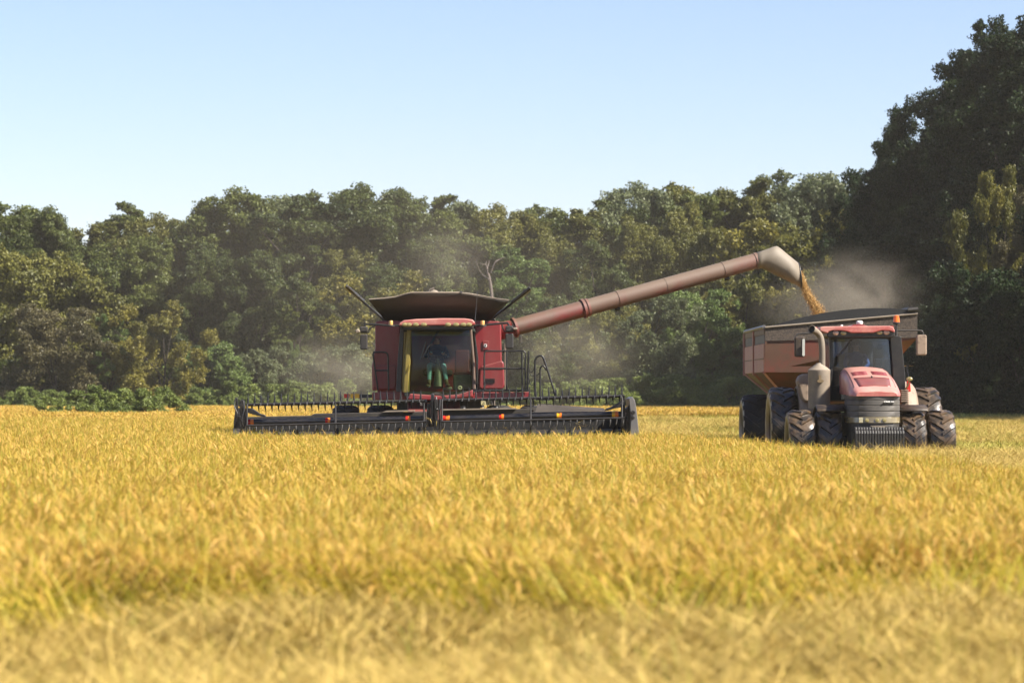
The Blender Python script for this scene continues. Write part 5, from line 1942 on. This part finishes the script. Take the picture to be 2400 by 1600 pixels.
    for py, xl, xr in ((794, 1950, 2087), (850, 1953, 2092), (935, 1947, 2096)):
        row = []
        for k in range(9):
            t = k / 8 * 2 - 1
            p_ = P(xl + (xr - xl) * (t + 1) / 2, py, F_ + .02)
            p_.y -= .15 * (1 - t * t)
            row.append(p_)
        rings.append(row)
    g.loft(rings, caps=False, closed=False)
    g.build("windshield", M['glass_blue'], cab, smooth=60)
    for xa, xb in ((1946, 1927), (2097, 2101)):
        g = MB()
        g.add([P(xa, 794, F_ + .15), P(xb, 794, K_), P(xb - 4, 905, K_), P(xa - 3, 915, F_ + .15)], [(0, 1, 2, 3)])
        g.build("door_glass", M['glass_blue'], cab)
    g = MB()
    g.pbox(1931, 800, 2094, 860, K_ + .05, .01)
    g.build("rear_window", M['glass_blue'], cab)
    g = MB()
    g.tube([P(1997, 793, F_ - .16), P(1980, 815, F_ - .15), P(1962, 834, F_ - .13)], .012, 5)
    g.build("wiper", M['black'], cab)
    g = MB()
    g.pbox(1985, 880, 2050, 895, F_ + .75, .5)
    g.pbox(1988, 800, 2046, 885, F_ + 1.22, .14)
    g.build("seat", M['seat_black'], cab, bevel=.05)
    g = MB()
    cw = P(2006, 873, F_ + .45)
    wr = [cw + Vector((.2 * math.cos(a), .13 * math.sin(a), .15 * math.sin(a))) for a in np.linspace(0, 2 * PI, 25)]
    g.tube(wr, .016, 6)
    g.tube([wr[0], wr[12]], .015, 5)
    g.tube([cw, cw + Vector((0, -.25, -.4))], .05, 8)
    g.build("steering_wheel", M['seat_black'], cab, smooth=60)
    g = MB()
    g.pbox(2056, 806, 2068, 818, F_ + .35, .1)
    g.build("display_screen", M['shirt_navy'], cab, bevel=.01)
    g = MB()
    g.pprism([(2066, 858), (2073, 856), (2074, 872), (2066, 872)], F_ + .4, .1)
    g.tube([P(2069, 858, F_ + .42), P(2070, 835, F_ + .42)], .012, 5)
    g.build("control_lever", M['black'], cab)
    # roof
    r = MB()
    r.pprism([(1921, 775), (1922, 767), (1930, 765), (1990, 764), (2085, 763.5), (2093, 766), (2097, 773), (2097, 779), (2086, 775), (2068, 774), (2056, 777), (2048, 779.5), (1996, 780), (1986, 777), (1975, 774.5), (1952, 774), (1942, 777), (1940, 781)], F_ - .35, 2.2)
    roof = r.build("roof", M['hood_red'], cab, bevel=.03, seg=3)
    r = MB()
    r.pprism(rrect(1938, 773, 2098, 791, 6), F_ - .28, 2.0)
    r.build("roof_visor", M['black'], cab, bevel=.02)
    r = MB()
    r.pprism([(1990, 766), (2000, 760.5), (2012, 759.5), (2022, 760), (2038, 765), (2042, 768), (1988, 768)], F_ - .2, .9)
    r.build("roof_hump", M['red'], roof, bevel=.03)
    for x, y, m_, a, b2 in ((1958.7, 780, 'lamp_pink', 7, 6), (1977, 780.5, 'lampglass', 7, 4.6), (2061.7, 779.3, 'lampglass', 7, 4.4), (2078, 778.8, 'lamp_pink', 7, 5.6)):
        q = MB()
        q.disc(x, y, F_ - .30, a, b2, .06, dome=.015)
        q.build("work_lamp", M[m_], roof, smooth=40)
    q = MB()
    q.lathe(P(2014.5, 760.5, F_ + .3), (0, 0, 1), [(-.02, .05), (.0, .062), (.04, .08), (.065, .075), (.085, .05), (.09, .01)], 18)
    q.build("antenna_dome", M['white'], roof, smooth=50)
    q = MB()
    q.disc(1973, 763, F_ + .2, 3, 2.4, .08, dome=.02)
    q.build("roof_sensor", M['white'], roof, smooth=50)
    for x in (1910.5, 2089.5):
        q = MB()
        q.pbox(x - 4.5, 766 if x < 2000 else 764, x + 4.5, 775.5, F_ + (.2 if x < 2000 else .7), .08)
        q.build("clearance_lamp", M['redlens'], cab, bevel=.015)
    q = MB()
    q.tube([P(2100, 790, F_ + .1), P(2101, 775, F_ + .1), P(2101, 757, F_ + .1)], [.035, .025, .025], 8)
    q.lathe(P(2101, 758.5, F_ + .1), (0, 0, 1), [(-.02, .02), (.0, .085), (.035, .085), (.04, .06)], 16)
    bc = q.build("beacon", M['black'], cab, smooth=40)
    q = MB()
    q.lathe(P(2101, 755, F_ + .1), (0, 0, 1), [(0, .078), (.10, .066), (.145, .058), (.155, .03), (.157, .004)], 18)
    q.build("lens", M['amber'], bc, smooth=45)
    # mirrors
    for arm, box, gl in (([(1950, 778), (1925, 779), (1888, 781), (1872, 782.5), (1867, 785), (1866, 792)], (1862.5, 788, 1887, 836.5), (1880.5, 794, 1886.5, 834)), ([(2098, 775), (2125, 774), (2155, 774), (2161, 776), (2163.5, 781), (2164, 788)], (2148, 784, 2172.5, 832.5), None)):
        q = MB()
        q.tube(smooth_path([P(x, y, F_ + .1) for x, y in arm], 4), .018, 6)
        mi = q.build("mirror", M['plastic'], cab, smooth=60)
        q = MB()
        q.pprism(rrect(*box, 5), F_, .13)
        q.build("mirror_housing", M['fender_dark'] if gl else M['fender'], mi, bevel=.03)
        if gl:
            q = MB()
            q.pprism(rrect(*gl, 2), F_ - .012, .02)
            q.build("mirror_glass", M['chrome'], mi)
    # exhaust
    q = MB()
    q.lathe(P(1920, 957, 66.75), (0, 0, 1), [(0, .24), (.06, .245), (.78, .245), (.80, .25), (.86, .25), (.87, .24), (1.0, .07), (1.02, .065)], 28)
    ex = q.build("exhaust_muffler", M['tan_dust'], R, smooth=40)
    q = MB()
    path = smooth_path([P(1927, 860, 66.75), P(1927, 830, 66.75), P(1926, 805, 66.75), P(1922, 788, 66.74), P(1913, 777, 66.66), P(1902, 771, 66.52)], 5)
    q.tube(path, [.07] * (len(path) - 6) + [.072, .075, .08, .085, .09, .095], 16, caps=False)
    st = q.build("exhaust_stack", M['spout'], ex, smooth=50)
    st.modifiers.new("thick", 'SOLIDIFY').thickness = .01
    q = MB()
    t = (path[-1] - path[-3]).normalized()
    q.lathe(path[-1] - t * .03, t, [(0, .09), (.002, .09)], 16)
    q.build("stack_mouth", M['seat_black'], ex)
    q = MB()
    q.pbox(1919, 878.5, 1925, 891, 66.46, .04)
    q.disc(1923, 892.5, 66.44, 8, 4, .06)
    q.build("heat_badge", M['tan_steel'], ex, smooth=40)
    q = MB()
    q.disc(2131.5, 888, 66.9, 7.5, 5, .08, dome=.02)
    q.tube([P(2131, 893, 66.95), P(2127, 905, 67.1), P(2120, 915, 67.3)], .02, 6)
    q.build("side_lamp", M['lampglass'], cab, smooth=40)
    q = MB()
    q.pprism([(2125, 893), (2133, 893), (2135, 917), (2126, 919)], 67.2, .06)
    q.build("turn_reflector", M['redlens'], cab, bevel=.01)
    q = MB()
    q.tube([P(2124, 858, 67.4), P(2127, 872, 67.4), P(2131, 890, 67.3)], .012, 5)
    q.tube([P(2124, 857.5, 67.4), P(2131, 857, 67.4)], .009, 5)
    q.build("grab_rail", M['black'], cab)


tractor()
pt0 = P(2006, 888, 68.15)
person(pt0, "driver seated behind the tractor windshield in a blue work shirt and cap", 'shirt_blue', 'jeans_dark', 'boot', 'cap',
       P(2006, 873, 67.8) - pt0 + Vector((0, 0, .06)), [Vector((-.15, -.55, -.28)), Vector((.15, -.55, -.28))])

# ------------------------------------------------------------------ grain cart
CART = empty("grain_cart", (7.9, 76.0, -0.3), "muddy red grain cart with black tarp hitched behind the tractor under the spout", "grain cart")


def cart():
    R = CART
    d = 73.0
    TL, TR, BR, BL = P(1793, 768, d), P(2150, 736, d), P(2150, 792, d), P(1791, 872, d)
    back = Vector((0, 6.0, 0))
    s = MB()
    b0, b1 = P(1872, 950, 73), P(2030, 945, 73)
    hop = [Vector((b0.x, 74.8, b0.z)), Vector((b1.x, 74.8, b1.z)), Vector((b1.x, 77.2, b1.z)), Vector((b0.x, 77.2, b0.z))]
    top = [TL, TR, TR + back, TL + back]
    mid = [BL, BR, BR + back, BL + back]
    s.add(top + mid + hop, [(0, 1, 5, 4), (1, 2, 6, 5), (2, 3, 7, 6), (3, 0, 4, 7), (4, 5, 9, 8), (5, 6, 10, 9), (6, 7, 11, 10), (7, 4, 8, 11), (8, 9, 10, 11)])
    o = s.build("hopper", M['cart_red'], R)
    o.modifiers.new("thick", 'SOLIDIFY').thickness = .03
    # dirty upper board on the front
    s = MB()
    s.pprism([(1793, 799), (2150, 791), (2150, 737), (1793, 769)], d - .03, .03)
    s.build("front_board", M['cart_mud'], R)
    s = MB()
    s.pprism([(1791, 872), (1905, 872), (1905, 858), (1791, 858)], d - .03, .03)
    s.pprism([(1790, 872), (1795, 872), (1798, 800), (1793, 800)], d - .05, .05)
    s.build("front_rib", M['cart_red'], R)
    # left flank: pale sheets, ribs, vent gaps, rail
    L = TL.x
    zt0, zb0 = TL.z, BL.z

    def flank(y0, y1, z0, z1, m_, name, out=.03):
        q = MB()
        xb = L + (BL.x - L) * 1.0
        q.box(L - out, L + .0, y0, y1, z0, z1)
        return q.build(name, m_, R, bevel=.006)
    flank(73.0, 79.0, zt0 - .16, zt0 - .02, M['tan_steel'], "upper_board")
    flank(73.0, 75.9, zt0 - .38, zt0 - .17, M['plastic'], "sight_window", .015)
    flank(76.1, 79.0, zt0 - .38, zt0 - .17, M['plastic'], "sight_window", .015)
    flank(73.0, 75.9, zb0, zt0 - .39, M['cart_side'], "side_sheet", .035)
    flank(76.05, 79.0, zb0, zt0 - .39, M['cart_side'], "side_sheet", .035)
    for y in (75.9, 78.98):
        flank(y, y + .12, zb0 - .05, zt0 - .03, M['cart_side'], "side_rib", .07)
    flank(73.0, 79.0, (zb0 + zt0) / 2 - .22, (zb0 + zt0) / 2 - .20, M['tan_steel'], "side_seam", .05)
    q = MB()
    q.tube([TL + Vector((-.02, -.03, .02)), TL + back + Vector((-.02, 0, .02))], .05, 8)
    q.build("top_rail", M['divider'], R, smooth=40)
    q = MB()
    q.tube([TL + Vector((0, -.05, .01)), TR + Vector((0, -.05, .01))], .022, 6)
    q.build("front_rail", M['tan_dust'], R, smooth=40)
    # flank slope outside (left hopper face ribs)
    q = MB()
    for y in (73.05, 75.9, 78.9):
        a = Vector((BL.x, y, BL.z))
        b_ = Vector((hop[0].x, 74.8 + (y - 73) * .4, hop[0].z))
        q.tube([a, b_], .05, 4)
    q.build("hopper_rib", M['cart_side'], R)
    # black tarp: front bow panel, rear bow panel, roll on the right
    arc = [(1793, 767), (1835, 755), (1880, 743.5), (1925, 734), (1970, 727.5), (2010, 723.5), (2050, 722), (2090, 722.5), (2120, 725), (2140, 728), (2150, 734)]
    for dd in (d - .02, d + 5.9):
        pts = [P(x, y, d) + Vector((0, dd - d, 0)) for x, y in arc]
        q = MB()
        q.prism(pts[::-1], (0, .04, 0))
        q.build("tarp_end_cap", M['tarp'], R)
    q = MB()
    q.tube([P(2136, 727, d) + Vector((0, .05, .0)), P(2141, 729, d) + Vector((0, 5.9, 0))], .10, 12)
    q.tube([P(2128, 727, d - .05), P(2152, 724.5, d - .05)], [.045, .055], 10)
    q.build("tarp_roll", M['plastic'], R, smooth=40)
    # right flank underside brace, running gear, tongue
    q = MB()
    q.box(7.3, 8.9, 75.7, 76.3, .25, .6)
    q.box(5.9, 9.9, 75.85, 76.1, .3, .52)
    q.box(7.65, 8.1, 69.0, 74.9, .1, .34)
    q.tube([(7.0, 74.9, .5), (7.8, 72.5, .3)], .07, 6)
    q.tube([(8.8, 74.9, .5), (7.95, 72.5, .3)], .07, 6)
    q.build("running_gear", M['cart_red'], R, bevel=.02)
    for x, sd in ((P(1778, 950, 75.2).x, -1), (9.75, 1)):
        wheel(R, x, 76.0, .40, .88, .74, M['rubber_dry'], sd, lugs=16, lug_h=.04)
    # grain heap inside
    q = MB()
    n = 10
    rings = []
    for j in range(n + 1):
        rings.append([Vector((TL.x + .05 + (TR.x - TL.x - .1) * i / n, 73.1 + 5.8 * j / n, BL.z + .15 + .35 * math.exp(-((i / n - .35) ** 2 + (j / n - .3) ** 2) * 8))) for i in range(n + 1)])
    q.loft(rings, caps=False, closed=False)
    g = q.build("grain_heap", M['grain'], None, smooth=60, loc=(7.9, 76.0, 1.5))
    tag(g, "heap of harvested grain lying inside the cart hopper", "grain", kind="stuff")
    lettering("KINZEY", "faded_lettering", M['faint_letter'], R, (L - .037, 75.9, zb0 + .42), .28, .004, rot=(PI / 2, 0, -PI / 2), width=3.2) if False else None


cart()


# ------------------------------------------------------------------ pouring grain
def grain():
    r = np.random.default_rng(3)
    path = [P(1874, 640, 74.3), P(1880, 664, 74.35), P(1890, 690, 74.4), P(1902, 712, 74.45), P(1914, 733, 74.5), P(1922, 752, 74.5), P(1928, 775, 74.5)]
    path = smooth_path(path, 8)
    m = MB()
    k = len(path)
    m.tube(path, [.028 + .030 * (i / k) for i in range(k)], 10)
    core = m
    n = 26000
    i = r.integers(0, k - 1, n)
    t = r.random(n)
    A = np.array([p[:] for p in path])
    c = A[i] + (A[i + 1] - A[i]) * t[:, None]
    u = (i + t) / k * np.ones(n)
    wdt = .045 + .055 * u
    off = r.normal(size=(n, 3)) * wdt[:, None] * np.array([.75, .6, .75]) + np.abs(r.normal(size=(n, 1))) * np.array([[.07, 0, .05]]) * u[:, None]
    c = c + off
    a = r.normal(size=(n, 3)) * .0065
    b = r.normal(size=(n, 3)) * .0045
    V = np.stack([c - a, c - b, c + a, c + b], 1).reshape(-1, 3)
    F = np.arange(4 * n).reshape(-1, 4)
    me = mesh_np("pouring_grain", np.concatenate([V, np.array(core.v)]) - np.array([7.0, 74.4, 3.0]), np.concatenate([F, np.array([f for f in core.f if len(f) == 4]) + 4 * n]), None, [M['grain']])
    o = bpy.data.objects.new("pouring_grain", me)
    COL.objects.link(o)
    o.location = (7.0, 74.4, 3.0)
    tag(o, "golden rice grain pouring from the auger spout into the cart", "grain", kind="stuff")


grain()


# ------------------------------------------------------------------ dust and haze
def dust(px, py, d, rx, ry, rz, dens, label, seed, scale=1.6, col=(0.92, 0.78, 0.58)):
    m = bpy.data.materials.new('dust')
    N, L, B = nm(m)
    N.remove(B)
    vol = N.new("ShaderNodeVolumePrincipled")
    vol.inputs["Color"].default_value = (*col, 1)
    vol.inputs["Anisotropy"].default_value = 0.2
    tc = N.new("ShaderNodeTexCoord")
    ln = N.new("ShaderNodeVectorMath")
    ln.operation = 'LENGTH'
    L.new(tc.outputs["Object"], ln.inputs[0])
    fall = N.new("ShaderNodeMapRange")
    fall.interpolation_type = 'SMOOTHERSTEP'
    fall.inputs[1].default_value, fall.inputs[2].default_value = 0.98, -0.15
    L.new(ln.outputs["Value"], fall.inputs[0])
    mp = N.new("ShaderNodeMapping")
    mp.inputs["Location"].default_value = (seed, seed * 1.7, seed * .3)
    L.new(tc.outputs["Object"], mp.inputs[0])
    nz = N.new("ShaderNodeTexNoise")
    nz.inputs["Scale"].default_value = scale
    nz.inputs["Detail"].default_value = 6
    nz.inputs["Distortion"].default_value = 1.1
    L.new(mp.outputs[0], nz.inputs["Vector"])
    rg = N.new("ShaderNodeMapRange")
    rg.inputs[1].default_value, rg.inputs[2].default_value = 0.34, 0.70
    L.new(nz.outputs[0], rg.inputs[0])
    mu = N.new("ShaderNodeMath")
    mu.operation = 'MULTIPLY'
    L.new(fall.outputs[0], mu.inputs[0])
    L.new(rg.outputs[0], mu.inputs[1])
    m2 = N.new("ShaderNodeMath")
    m2.operation = 'MULTIPLY'
    m2.inputs[1].default_value = dens
    L.new(mu.outputs[0], m2.inputs[0])
    L.new(m2.outputs[0], vol.inputs["Density"])
    L.new(vol.outputs[0], N["Material Output"].inputs["Volume"])
    b = MB()
    b.lathe((0, 0, 0), (0, 0, 1), [(math.sin(a), math.cos(a)) for a in np.linspace(-PI / 2, PI / 2, 10)], 16)
    me = bpy.data.meshes.new("dust")
    me.from_pydata(b.v, [], b.f)
    me.update()
    me.materials.append(m)
    o = bpy.data.objects.new("dust", me)
    COL.objects.link(o)
    o.location = P(px, py, d)
    o.scale = (rx, ry, rz)
    tag(o, label, "dust", kind="stuff")


dust(1995, 690, 77.5, 2.5, 2.3, 1.6, 0.40, "grey dust billowing over the grain cart beside the pouring grain", 1.0)
dust(1870, 720, 77.0, 1.7, 1.8, 1.2, 0.17, "thin dust left of the pouring grain above the cart", 2.0)
dust(800, 865, 84, 3.0, 4.0, 1.6, 0.15, "thin brown dust drifting off the combine's left side", 3.0, col=(0.92, 0.79, 0.55))
dust(1330, 840, 84, 3.0, 4.0, 1.9, 0.13, "thin brown dust hanging right of the combine's ladder", 4.0, col=(0.92, 0.79, 0.55))
dust(900, 640, 150, 25, 42, 13, 0.0035, "wide thin veil of drifting dust between the machines and the forest", 7.0, scale=2.2)
dust(1070, 600, 84, 2.2, 4.0, 1.8, 0.07, "faint dust rising above the combine's grain tank", 5.0)


def haze():
    m = bpy.data.materials.new('haze')
    N, L, B = nm(m)
    N.remove(B)
    v = N.new("ShaderNodeVolumePrincipled")
    v.inputs["Color"].default_value = (0.88, 0.82, 0.72, 1)
    v.inputs["Density"].default_value = 0.00015
    L.new(v.outputs[0], N["Material Output"].inputs["Volume"])
    b = MB()
    b.box(-1600, 1600, -250, 4200, -2.0, 60)
    b.build("haze", m)
    o = bpy.data.objects["haze"]
    tag(o, "thin pale haze filling the air over the field", "haze", kind="stuff")


haze()
